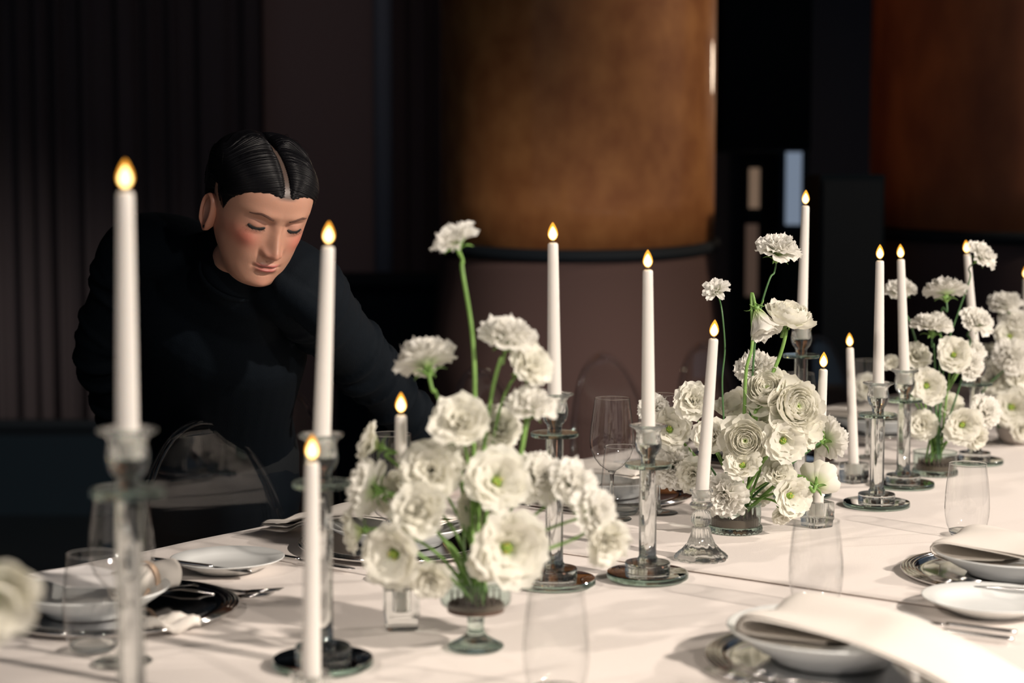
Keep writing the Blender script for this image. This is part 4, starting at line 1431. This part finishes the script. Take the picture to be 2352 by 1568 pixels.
#@@PERSON
# ------------------------------------------------------------------ the woman leaning over the table
HEAD_YAW, HEAD_PITCH, HEAD_ROLL = 0.565, 0.445, 0.12
HEAD_POS = Vector((-0.4165, 2.90, 1.3125))
HEAD_SC = 0.985
HM = (Matrix.Rotation(HEAD_ROLL, 4, 'Y') @ Matrix.Rotation(HEAD_YAW, 4, 'Z') @ Matrix.Rotation(HEAD_PITCH, 4, 'X'))
HW = Matrix.Translation(HEAD_POS) @ HM @ Matrix.Diagonal((1.02, 0.985, 1.02, 1.0))

# ring table of the head, from the crown to inside the collar: z front, z back, half width, front y, back y, y of the widest point
RINGS = np.array([
    [0.1215, 0.1215, 0.002, 0.008, 0.012, 0.010],
    [0.1190, 0.1190, 0.024, -0.014, 0.034, 0.010],
    [0.1130, 0.1130, 0.040, -0.034, 0.055, 0.012],
    [0.1010, 0.1010, 0.055, -0.056, 0.077, 0.013],
    [0.0840, 0.0840, 0.0665, -0.0735, 0.092, 0.014],
    [0.0640, 0.0640, 0.0725, -0.0845, 0.100, 0.014],
    [0.0420, 0.0420, 0.0755, -0.0900, 0.102, 0.012],
    [0.0220, 0.0220, 0.0757, -0.0915, 0.100, 0.008],
    [0.0060, 0.0060, 0.0748, -0.0885, 0.095, 0.004],
    [-0.0100, -0.0080, 0.0735, -0.0870, 0.088, 0.000],
    [-0.0260, -0.0220, 0.0716, -0.0875, 0.080, -0.002],
    [-0.0420, -0.0360, 0.0685, -0.0885, 0.070, -0.002],
    [-0.0580, -0.0480, 0.0665, -0.0890, 0.060, -0.003],
    [-0.0720, -0.0580, 0.0640, -0.0880, 0.052, -0.006],
    [-0.0870, -0.0660, 0.0595, -0.0870, 0.048, -0.010],
    [-0.0990, -0.0730, 0.0535, -0.0855, 0.046, -0.012],
    [-0.1080, -0.0800, 0.0480, -0.0820, 0.046, -0.012],
    [-0.1145, -0.0860, 0.0450, -0.0740, 0.046, -0.008],
    [-0.1180, -0.0920, 0.0430, -0.0600, 0.047, 0.000],
    [-0.1180, -0.0990, 0.0445, -0.0440, 0.049, 0.006],
    [-0.1220, -0.1080, 0.0460, -0.0300, 0.052, 0.010],
    [-0.1350, -0.1220, 0.0470, -0.0240, 0.056, 0.014],
    [-0.1500, -0.1380, 0.0470, -0.0200, 0.056, 0.018],
])
for _c in (0, 1):
    _u = RINGS[:, _c] > 0.04
    RINGS[_u, _c] = 0.04 + (RINGS[_u, _c] - 0.04) * 0.63


def ring_at(t):
    i = min(int(t), len(RINGS) - 2)
    f = t - i
    a, b, c, d = RINGS[max(i - 1, 0)], RINGS[i], RINGS[i + 1], RINGS[min(i + 2, len(RINGS) - 1)]
    return 0.5 * ((2 * b) + (c - a) * f + (2 * a - 5 * b + 4 * c - d) * f * f + (3 * b - a - 3 * c + d) * f ** 3)


def G(x, z, cx, cz, sx, sz):
    return math.exp(-((x - cx) / sx) ** 2 - ((z - cz) / sz) ** 2)


NOSE_Z = [0.030, 0.016, 0.006, -0.005, -0.016, -0.027, -0.034, -0.039, -0.044, -0.0485, -0.052, -0.056]
NOSE_H = [0.000, 0.001, 0.0028, 0.0080, 0.0145, 0.0210, 0.0255, 0.0270, 0.0245, 0.0150, 0.0040, 0.000]
NOSE_W = [0.012, 0.010, 0.0085, 0.0082, 0.0088, 0.0098, 0.0108, 0.0115, 0.0115, 0.0110, 0.0100, 0.010]


def face_push(x, z):
    """how far the face stands out (towards -y) from the plain head form"""
    ax = abs(x)
    d = 0.0
    if -0.06 < z < 0.03:
        h = float(np.interp(-z, [-q for q in NOSE_Z], NOSE_H))
        w = float(np.interp(-z, [-q for q in NOSE_Z], NOSE_W))
        d += h * math.exp(-(ax / w) ** 2.2)
    d += 0.0090 * G(ax, z, 0.0138, -0.0420, 0.0058, 0.0068)           # nostril wings
    d -= 0.0030 * G(ax, z, 0.0205, -0.0430, 0.0035, 0.0070)           # crease beside them
    d += 0.0042 * G(ax, z, 0.028, 0.0220, 0.020, 0.0080)              # brow
    d -= 0.0100 * G(ax, z, 0.0300, -0.0010, 0.0150, 0.0125)           # eye socket
    d -= 0.0040 * G(ax, z, 0.0150, 0.0030, 0.0060, 0.0080)            # inner corner
    d += 0.0095 * G(ax, z, 0.0330, -0.0010, 0.0120, 0.0085)           # lid over the eyeball
    d -= 0.0016 * G(ax, z, 0.0320, 0.0085, 0.0130, 0.0016)            # fold above the lid
    d -= 0.0022 * math.exp(-((z - (-0.0072 + 2.2 * (ax - 0.033) ** 2 * 10)) / 0.0013) ** 2) * smoothstep(0.0475, 0.042, ax) * smoothstep(0.018, 0.023, ax)   # slit between the lids
    d += 0.0016 * G(ax, z, 0.0320, -0.0115, 0.0110, 0.0028)           # lower lid
    d += 0.0050 * G(ax, z, 0.0430, -0.0270, 0.0170, 0.0130)           # cheekbone
    d += 0.0030 * G(ax, z, 0.0400, -0.0460, 0.0160, 0.0170)           # cheek
    d += 0.0055 * G(ax, z, 0.0, -0.0680, 0.0240, 0.0150)              # mouth mound
    d -= 0.0014 * G(ax, z, 0.0, -0.0560, 0.0030, 0.0040)              # philtrum
    lipx = math.exp(-(ax / 0.0195) ** 4)
    d += 0.0036 * lipx * math.exp(-((z + 0.0650 - 0.0012 * math.exp(-(ax / 0.006) ** 2)) / 0.0030) ** 2)
    d -= 0.0046 * math.exp(-(ax / 0.0215) ** 6) * math.exp(-((z + 0.0690 + 0.25 * ax * ax * 10) / 0.0013) ** 2)
    d += 0.0046 * math.exp(-(ax / 0.0160) ** 4) * math.exp(-((z + 0.0740) / 0.0036) ** 2)
    d -= 0.0030 * G(ax, z, 0.0, -0.0835, 0.0140, 0.0040)
    d -= 0.0020 * G(ax, z, 0.0230, -0.0695, 0.0040, 0.0060)           # mouth corners
    d += 0.0060 * G(ax, z, 0.0, -0.1030, 0.0160, 0.0110)              # chin
    return d


NA, NR = 220, 250


def head_point(t, a, off=0.0):
    zf, zb, w, f, bk, yc = ring_at(t)
    s, c = math.sin(a), math.cos(a)
    e = 2 / 2.25
    x = w * math.copysign(abs(s) ** e, s)
    if c >= 0:
        y = yc - (yc - f) * abs(c) ** e
    else:
        y = yc + (bk - yc) * abs(c) ** e
    k = (y - f) / max(bk - f, 1e-5)
    z = zf + (zb - zf) * smoothstep(0, 1, k)
    return x, y, z


def head_surface(t, a):
    x, y, z = head_point(t, a)
    if math.cos(a) > 0 and t < 17.5:
        y -= face_push(x, z) * smoothstep(0.0, 0.35, math.cos(a))
    return x, y, z


SKIN = (0.43, 0.228, 0.158)


def tone(x, y, z):
    ax = abs(x)
    c = np.array(SKIN)
    if y < 0.05:
        b = 0.85 * G(ax, z, 0.046, -0.026, 0.020, 0.017) + 0.35 * G(ax, z, 0.0, -0.044, 0.016, 0.010) + 0.2 * G(ax, z, 0, -0.098, 0.015, 0.01)
        c = c * (1 - b) + np.array((0.42, 0.125, 0.088)) * b
        lipx = math.exp(-(ax / 0.0205) ** 6)
        up = math.exp(-((z + 0.0655) / 0.0034) ** 4)
        lo = math.exp(-((z + 0.0742) / 0.0046) ** 4) * math.exp(-(ax / 0.0170) ** 4)
        l = min(1, lipx * up * 0.9 + lo * 0.9)
        c = c * (1 - l) + np.array((0.34, 0.085, 0.078)) * l
        if z > 0.05:
            k = smoothstep(0.047, 0.056, z) * math.exp(-(ax / 0.016) ** 4)
            c = c * (1 - k) + np.array((0.075, 0.052, 0.043)) * k
        s = 0.45 * G(ax, z, 0.031, 0.004, 0.017, 0.009)
        c = c * (1 - s) + np.array((0.42, 0.21, 0.165)) * s
    return tuple(c)


def axis_angles(n):
    """more columns across the face than round the back"""
    out = []
    for j in range(n):
        u = -1 + 2 * j / n
        out.append(math.pi * (0.62 * u + 0.38 * u * abs(u) ** 1.5))
    return out


ANG = axis_angles(NA)
hb = MB()
rows = []
tones = []
for i in range(NR):
    t_ = (len(RINGS) - 1.0001) * i / (NR - 1)
    row = []
    for a in ANG:
        p = head_surface(t_, a)
        row.append(p)
        tones.append(tone(*p))
    rows.append(row)
hb.grid(rows, True, 0, True, False)
FRONT = [(p[0], p[2], p[1]) for r_ in rows for p in r_ if p[1] < 0.0 and p[2] > -0.112]
FA = np.array(FRONT)


def face_y(x, z):
    d = (FA[:, 0] - x) ** 2 + (FA[:, 1] - z) ** 2
    k = np.argsort(d)[:6]
    w = 1 / (d[k] + 1e-9)
    return float((FA[k, 2] * w).sum() / w.sum())


def ear(side):
    """a cupped ear with a rolled rim and a lobe, in head space"""
    rows = []
    nu, nv = 44, 16
    for i in range(nv + 1):
        v = i / nv
        row = []
        for j in range(nu):
            a = 2 * math.pi * j / nu
            # outline: taller than wide, lobe at the bottom
            oy = 0.0165 * math.cos(a) * (1.0 + 0.18 * math.sin(a)) + 0.004 * math.sin(a)
            oz = 0.0335 * math.sin(a) - 0.004
            rim = math.exp(-((v - 0.86) / 0.12) ** 2)
            lobe = smoothstep(-0.55, -0.95, math.sin(a))
            hgt = 0.004 + 0.0065 * rim * (1 - 0.6 * lobe) - 0.0070 * math.exp(-(v / 0.42) ** 2) + 0.0035 * math.exp(-((v - 0.55) / 0.13) ** 2) * (0.4 + 0.6 * max(0, math.cos(a)))
            k = v ** 0.8
            y = oy * k
            z = oz * k
            flare = 0.0030 * (y / 0.017 + 1)
            row.append((side * (0.0715 + hgt + flare), 0.016 + y - 0.10 * z, z - 0.030))
        rows.append(row)
    back = []
    for v in (1.0, 0.7):
        row = []
        for j in range(nu):
            a = 2 * math.pi * j / nu
            oy = 0.0165 * math.cos(a) * (1.0 + 0.18 * math.sin(a)) + 0.004 * math.sin(a)
            oz = 0.0335 * math.sin(a) - 0.004
            y, z = oy * v * (0.98 if v == 1 else 1), oz * v * (0.98 if v == 1 else 1)
            row.append((side * (0.0715 + (0.0030 * (y / 0.017 + 1)) - (0.0015 if v == 1 else 0.012)), 0.016 + y - 0.10 * z, z - 0.030))
        back.append(row)
    return rows + back


for sd in (-1, 1):
    er = ear(sd)
    hb.grid(er, True, 0, True, True)
    tones += [tuple(np.array(SKIN) * np.array((1.0, 0.86, 0.84)))] * (len(er) * len(er[0]))


# --- body skeleton (world)
def W_(px, py, y):
    return aty(px, py, y)


NECK_TOP = HW @ Vector((0, 0.02, -0.12))
NECK = Vector((-0.490, 3.035, 1.215))
R_SH, L_SH = W_(318, 592, 3.15), W_(692, 668, 2.965)
R_EL, R_WR = W_(238, 800, 3.22), W_(300, 1000, 3.40)
L_EL, L_WR = W_(838, 838, 3.17), W_(962, 985, 3.33)
CHEST, WAIST, PELVIS = Vector((-0.535, 3.13, 1.10)), Vector((-0.575, 3.26, 0.97)), Vector((-0.60, 3.36, 0.87))
LAT = (L_SH - R_SH).normalized()


def voxel_mesh(mb, voxel, smooth_it, name):
    tmp = obj('tmp_merge', mb.mesh('tmp_merge', M['skin']))
    md = tmp.modifiers.new('r', 'REMESH')
    md.mode = 'VOXEL'
    md.voxel_size = voxel
    ms = tmp.modifiers.new('s', 'SMOOTH')
    ms.iterations = smooth_it
    ms.factor = 0.5
    dg = bpy.context.evaluated_depsgraph_get()
    me = bpy.data.meshes.new_from_object(tmp.evaluated_get(dg))
    me.name = name
    bpy.data.objects.remove(tmp)
    return me


def hand_chain(mb, wrist, fwd, normal, side, curl):
    fwd = fwd.normalized()
    normal = (normal - fwd * normal.dot(fwd)).normalized()
    lat = fwd.cross(normal) * side
    mb.capsule([wrist - fwd * 0.02, wrist + fwd * 0.02, wrist + fwd * 0.055, wrist + fwd * 0.082], [(0.024, 0.019), (0.030, 0.016), (0.038, 0.014), (0.037, 0.011)], 16, lateral=lat, sub=5)
    for k, (off, L) in enumerate([(-0.028, 0.062), (-0.0095, 0.076), (0.0095, 0.080), (0.027, 0.071)]):
        p = wrist + fwd * (0.080 - 0.004 * abs(k - 1.7)) + lat * off
        pts = [p - fwd * 0.012, p]
        ang = 0.0
        d = fwd.copy()
        for seg, c in zip((0.42, 0.32, 0.26), curl):
            ang += c * (1 + 0.12 * k)
            d = fwd * math.cos(ang) - normal * math.sin(ang) + lat * (off * 1.5)
            p = p + d.normalized() * (L * seg)
            pts.append(p)
        mb.capsule(pts, [0.0095, 0.0090, 0.0082, 0.0075, 0.0062], 12, lateral=lat, sub=4)
    p = wrist + fwd * 0.022 + lat * 0.026
    pts = [p - lat * 0.012]
    for L, fa in ((0.034, 0.75), (0.030, 0.45), (0.024, 0.25)):
        p = p + (fwd * math.cos(fa) + lat * math.sin(fa) - normal * 0.35).normalized() * L
        pts.append(p)
    mb.capsule(pts, [0.0130, 0.0115, 0.0095, 0.0075], 12, lateral=normal, sub=4)


bb = MB()
HIPS_L, HIPS_R = PELVIS + Vector((0.085, -0.03, -0.06)), PELVIS + Vector((-0.085, 0.05, -0.06))
bb.capsule([PELVIS - Vector((0, 0, 0.05)), PELVIS, WAIST, CHEST, NECK + Vector((-0.01, 0.02, -0.03))], [(0.140, 0.085), (0.145, 0.09), (0.112, 0.075), (0.125, 0.075), (0.055, 0.040)], 28, lateral=LAT)
bb.capsule([NECK - Vector((0, -0.01, 0.04)), NECK, HW @ Vector((0, 0.025, -0.155))], [0.050, 0.047, 0.046], 24, lateral=LAT)
for sh, el, wr in ((R_SH, R_EL, R_WR), (L_SH, L_EL, L_WR)):
    bb.capsule([NECK + (sh - NECK) * 0.55 - Vector((0, -0.01, 0.02)), sh, sh + (el - sh) * 0.5, el, el + (wr - el) * 0.5, wr], [0.034, 0.042, 0.040, 0.036, 0.033, 0.023], 18)
for hp, kx in ((HIPS_L, 0.09), (HIPS_R, -0.09)):
    kn = Vector((hp.x + kx * 0.1, hp.y + 0.02, 0.48))
    an = Vector((hp.x + kx * 0.1, hp.y + 0.12, 0.09))
    bb.capsule([hp + Vector((0, 0, 0.02)), hp * 0.5 + kn * 0.5, kn, kn * 0.55 + an * 0.45, an, an - Vector((0, 0, 0.05))], [0.082, 0.072, 0.050, 0.050, 0.034, 0.036], 18)
    bb.capsule([an - Vector((0, -0.02, 0.055)), an + Vector((0.02, -0.08, -0.06)), an + Vector((0.04, -0.16, -0.068))], [0.032, 0.030, 0.020], 14)
hand_chain(bb, L_WR + (L_WR - L_EL).normalized() * 0.01, Vector((0.30, 0.10, -0.42)), Vector((0.55, -0.1, 0.6)), 1, (0.35, 0.5, 0.4))
hand_chain(bb, R_WR, Vector((0.30, 0.05, -0.25)), Vector((-0.6, 0.6, 0.2)), -1, (0.3, 0.4, 0.3))
bme = voxel_mesh(bb, 0.0045, 4, 'body')
n0 = len(hb.v)
HWM = HW
co = [HWM @ Vector(p) for p in hb.v]
hb.v = [tuple(p) for p in co]
bv = [v.co.copy() for v in bme.vertices]
hb.add(bv, [tuple(p.vertices) for p in bme.polygons])
tones += [SKIN] * len(bv)
hb.attr['tone'] = tones
ORG = Vector((PELVIS.x, PELVIS.y, 0))
hb.v = [tuple(Vector(p) - ORG) for p in hb.v]
person = hb.build('person', M['skin'])
person.location = ORG
tag(person, 'woman in a black high-necked top leaning over the table with lowered eyes', 'person')
bpy.data.meshes.remove(bme)


def child(mb_or_me, name, m, smooth=True):
    """mesh given in world space becomes a child of the person"""
    if isinstance(mb_or_me, MB):
        mb_or_me.v = [tuple(Vector(p) - ORG) for p in mb_or_me.v]
        return mb_or_me.build(name, m, person, smooth)
    me = mb_or_me
    me.transform(Matrix.Translation(-ORG))
    me.materials.clear()
    me.materials.append(m)
    for p in me.polygons:
        p.use_smooth = smooth
    return obj(name, me, person)


# --- hair: a combed cap over the scalp with a centre parting, then combed strands
def hairline(a):
    """height of the hairline at azimuth a (0 = face front)"""
    d = abs(math.degrees(a))
    return float(np.interp(d, [0, 8, 20, 35, 50, 60, 68, 76, 84, 92, 100, 112, 130, 180], [0.049, 0.0535, 0.0560, 0.053, 0.043, 0.030, 0.016, -0.006, -0.004, 0.028, 0.022, -0.030, -0.060, -0.072]))


PART_HALF = 0.0032
hm = MB()
rows = []
keep = []
HT = 12.5
nr, na = 170, 260
for i in range(nr):
    t_ = HT * i / (nr - 1)
    row = []
    for j in range(na):
        a = -math.pi + 2 * math.pi * j / na
        x, y, z = head_point(t_, a)
        hl = hairline(a)
        edge = z - hl
        thick = 0.0060 * smoothstep(-0.001, 0.022, edge)
        back = smoothstep(0.2, -0.6, math.cos(a))
        thick += 0.010 * back * smoothstep(0.0, 0.03, edge)
        part = math.exp(-(x / 0.0100) ** 2) * smoothstep(0.085, 0.045, y) * (1 if z > 0.03 else 0)
        thick *= 1 - 0.97 * part
        v = Vector((x, y - 0.005, z - 0.01))
        n = Vector((x / 0.0756 ** 2, (y - 0.008) / 0.096 ** 2, (z - 0.01) / 0.112 ** 2)).normalized()
        p = Vector((x, y, z)) + n * (thick - (0.004 if edge < 0 else 0.0012 * part))
        row.append(p)
        keep.append(edge > -0.004)
    rows.append(row)
vs = [HW @ p for r_ in rows for p in r_]
faces = []
for i in range(nr - 1):
    for j in range(na):
        k = (j + 1) % na
        q = (i * na + j, i * na + k, (i + 1) * na + k, (i + 1) * na + j)
        if all(keep[w] for w in q):
            faces.append(q)
hm.add(vs, faces)
hair = child(hm, 'hair', M['hair'])


from mathutils.bvhtree import BVHTree
CAP = BVHTree.FromPolygons([tuple(HW.inverted() @ p) for p in vs], faces)
HC = Vector((0, 0.008, 0.010))


def on_hair(d, lift):
    """point just over the hair cap along head-space direction d"""
    d = Vector(d).normalized()
    hit = CAP.ray_cast(HC + d * 0.3, -d)
    if hit[0] is None:
        c = HC
        k = 1 / math.sqrt((d.x / 0.08) ** 2 + (d.y / 0.10) ** 2 + (d.z / 0.115) ** 2)
        return c + d * (k * 0.93)
    return hit[0] + d * lift


sm = MB()
rh = random.Random(9)
for side in (-1, 1):
    for i in range(270):
        f = (i + rh.random()) / 270
        ang = math.radians(-38 + 112 * f)            # along the parting, from the forehead back over the crown
        s0 = Vector((side * 0.045, -math.cos(ang + 0.0) if False else -math.cos(math.radians(23) + (ang + math.radians(38)) * 1.0), math.sin(math.radians(23) + (ang + math.radians(38)) * 1.0)))
        mid = Vector((side * 1.0, -0.74 + 1.05 * f, 0.20 + 0.7 * f))
        end = Vector((side * 0.35, 1.0, -0.25 + 0.25 * f))
        pts = []
        for k in range(15):
            u = (k / 14) ** 1.35
            if u < 0.5:
                w = u / 0.5
                d = s0.normalized() * (1 - w) + mid.normalized() * w
            else:
                w = (u - 0.5) / 0.5
                d = mid.normalized() * (1 - w) + end.normalized() * w
            d = d.normalized()
            d += Vector((0.012 * math.sin(7 * u + i), 0.010 * math.sin(9 * u + 2 * i), 0)) * 0.6
            pts.append(d)
        # smooth the direction chain
        for _ in range(3):
            pts = [pts[0]] + [(pts[q - 1] + pts[q] * 2 + pts[q + 1]) / 4 for q in range(1, len(pts) - 1)] + [pts[-1]]
        P = [HW @ on_hair(d, 0.0003 + 0.0005 * math.sin(i * 1.7) - (0.0004 if q == 0 else 0)) for q, d in enumerate(pts)]
        sm.tube(P, [0.0006] + [rh.uniform(0.0011, 0.0019)] * 13 + [0.0006], 5)
bun = MB()
bun.ball((0, 0, 0), 0.036, 24, 16, (1.15, 0.8, 0.95))
bun.v = [tuple(HW @ (Vector(p) + Vector((0, 0.125, -0.015)))) for p in bun.v]
child(bun, 'hair_bun', M['hair'])
fw = sm
for i in range(34):
    a = rh.uniform(-2.2, 2.2)
    el = rh.uniform(0.25, 1.35)
    d = Vector((math.sin(a) * math.cos(el), -math.cos(a) * math.cos(el) * 0.5 + 0.3, math.sin(el)))
    if abs(d.x) < 0.25:
        continue
    s = rh.uniform(-0.5, 0.5)
    P = []
    for k in range(7):
        u = k / 6
        dd = d + Vector((0.10 * u * s, 0.22 * u, 0.16 * u * math.sin(3 * u + i)))
        P.append(HW @ on_hair(dd, rh.uniform(0.003, 0.008) * math.sin(math.pi * u * 0.8)))
    fw.tube(P, 0.00016, 4)
child(sm, 'combed_strands', M['hair'])

# --- brows, lashes, earring
for sd in (-1, 1):
    mb = MB()
    n = 16
    pts, rad = [], []
    for k in range(n):
        u = k / (n - 1)
        x = sd * (0.0135 + 0.0365 * u)
        z = 0.0155 + 0.0075 * math.sin(min(1, u * 1.25) * math.pi * 0.62) - 0.0055 * max(0, u - 0.62) / 0.38
        pts.append(HW @ Vector((x, face_y(x, z) - 0.0004, z)))
        rad.append((0.0005 + 0.0022 * (1 - u) ** 0.5 * min(1, 0.55 + 2.5 * u), 0.0007))
    mb.tube(pts, rad, 8, lateral=(HW.to_3x3() @ Vector((0, 0, 1))))
    child(mb, 'eyebrow', M['brow'])
    mb = MB()
    pts = []
    for k in range(15):
        u = k / 14
        x = sd * (0.0195 + 0.0270 * u)
        z = -0.0072 + 22 * (abs(x) - 0.033) ** 2 - 0.0005
        pts.append(Vector((x, face_y(x, z) - 0.0011, z)))
    mb.tube([HW @ p for p in pts], [(0.0008 + 0.0038 * math.sin(math.pi * k / 14) ** 0.5, 0.0011) for k in range(15)], 8, lateral=(HW.to_3x3() @ Vector((0, 0, 1))))
    for k in range(26):
        u = 0.10 + 0.90 * k / 25
        p = pts[min(14, int(u * 14))]
        out = Vector((sd * 0.0045 * (u - 0.3), -0.0055, -0.0035 - 0.001 * math.sin(k * 2.1)))
        mb.tube([HW @ p, HW @ (p + out * 0.6), HW @ (p + out + Vector((0, -0.0008, 0.0012)))], [0.0003, 0.00025, 0.0001], 4)
    child(mb, 'eyelashes', M['lash'])
mb = MB()
mb.ball((0, 0, 0), 0.0026, 12, 8)
mb.v = [tuple(HW @ (Vector(p) + Vector((-0.0790, 0.012, -0.0585)))) for p in mb.v]
child(mb, 'earring', M['stud'])

# --- black top: loose sleeves with creases, a stand-up collar, gathered shoulder
tb = MB()
tb.capsule([PELVIS + Vector((0, 0.02, -0.12)), PELVIS, WAIST, CHEST, NECK + Vector((-0.01, 0.02, -0.025))], [(0.205, 0.150), (0.200, 0.140), (0.178, 0.122), (0.185, 0.130), (0.100, 0.066)], 36, lateral=LAT)
tb.capsule([NECK - Vector((0, -0.01, 0.05)), NECK + Vector((0.004, -0.012, 0.004)), HW @ Vector((0.004, 0.022, -0.148))], [0.078, 0.066, 0.0615], 32, lateral=LAT)
tb.capsule([CHEST + Vector((0.02, -0.06, 0.02)), NECK + Vector((0.02, -0.05, -0.05))], [(0.13, 0.07), (0.08, 0.05)], 24, lateral=LAT)
rs = random.Random(12)
for sh, el, wr, k in ((R_SH, R_EL, R_WR, 0), (L_SH, L_EL, L_WR, 1)):
    tb.capsule([NECK + (sh - NECK) * 0.25 + Vector((0, 0.01, -0.015)), NECK + (sh - NECK) * 0.65 + Vector((0, 0, 0.006)), sh, sh + (el - sh) * 0.5, el, el + (wr - el) * 0.5, wr], [0.070, 0.074, 0.073, 0.060, 0.052, 0.048, 0.041], 26)
    # creases: soft slanting rings round the sleeve
    for (f, rr, tilt) in ((0.10, 0.069, 0.5), (0.18, 0.067, -0.3), (0.42, 0.0615, 0.35), (0.80, 0.0575, -0.45), (0.92, 0.0560, 0.30), (1.03, 0.0560, -0.25), (1.15, 0.0540, 0.5), (1.5, 0.0500, -0.3), (1.78, 0.047, 0.4), (1.88, 0.046, -0.2), (1.97, 0.044, 0.0)):
        a, b_ = (sh, el) if f < 1 else (el, wr)
        c = a + (b_ - a) * (f if f < 1 else f - 1)
        ax = (b_ - a).normalized()
        u_ = ax.orthogonal().normalized()
        v_ = ax.cross(u_)
        ph = rs.uniform(0, 6.28)
        pts = []
        for j in range(29):
            w = 2 * math.pi * j / 28
            pts.append(c + u_ * (math.cos(w) * rr * 0.985) + v_ * (math.sin(w) * rr * 0.985) + ax * (tilt * rr * 0.6 * math.sin(w + ph)))
        tb.tube(pts, [0.0050 + 0.0065 * math.sin(math.pi * j / 28 + ph) ** 2 for j in range(29)], 8, caps=False)
# gathers on the near shoulder and folds falling from the bust
for k in range(7):
    a = L_SH + Vector((-0.045 + 0.012 * k, -0.050 - 0.003 * k, 0.045 - 0.010 * k))
    tb.capsule([a, a + Vector((0.020, -0.018, -0.030)), a + Vector((0.026, -0.012, -0.070))], [0.010, 0.016, 0.008], 10, sub=4)
child(voxel_mesh(tb, 0.0050, 3, 'black_top'), 'black_top', M['black_cloth'])
# collar edge: a rolled band standing round the neck
mb = MB()
cpts = []
for j in range(41):
    w = 2 * math.pi * j / 40
    cpts.append(HW @ Vector((0.0585 * math.cos(w), 0.018 + 0.055 * math.sin(w), -0.150 + 0.014 * math.sin(w))))
mb.tube(cpts, [(0.0035, 0.007)] * 41, 10, caps=False)
child(mb, 'collar_band', M['black_cloth'])

# --- trousers and shoes
pb = MB()
pb.capsule([PELVIS - Vector((0, 0, 0.09)), PELVIS + Vector((0, 0, 0.03))], [(0.175, 0.125), (0.165, 0.12)], 28, lateral=LAT)
for hp, kx in ((HIPS_L, 0.09), (HIPS_R, -0.09)):
    kn = Vector((hp.x + kx * 0.1, hp.y + 0.02, 0.48))
    an = Vector((hp.x + kx * 0.1, hp.y + 0.12, 0.09))
    pb.capsule([hp + Vector((0, 0, 0.02)), hp * 0.5 + kn * 0.5, kn, kn * 0.5 + an * 0.5, an + Vector((0, 0, 0.015))], [0.105, 0.095, 0.078, 0.075, 0.070], 22)
child(voxel_mesh(pb, 0.008, 4, 'trousers'), 'trousers', M['black_trouser'])
for hp, kx in ((HIPS_L, 0.09), (HIPS_R, -0.09)):
    an = Vector((hp.x + kx * 0.1, hp.y + 0.12, 0.09))
    mb = MB()
    rows = []
    for (f, w, h) in ((0.06, 0.028, 0.055), (0.03, 0.038, 0.075), (-0.03, 0.040, 0.075), (-0.09, 0.042, 0.055), (-0.15, 0.040, 0.042), (-0.19, 0.026, 0.034), (-0.205, 0.006, 0.02)):
        rows.append([an + Vector((0.02 + w * math.cos(2 * math.pi * j / 20) - f * 0.2, f, -0.09 + 0.001 + h * 0.5 * (1 + math.sin(2 * math.pi * j / 20)))) for j in range(20)])
    mb.grid(rows, True, 0, True, True)
    child(mb, 'shoe', M['leather'])
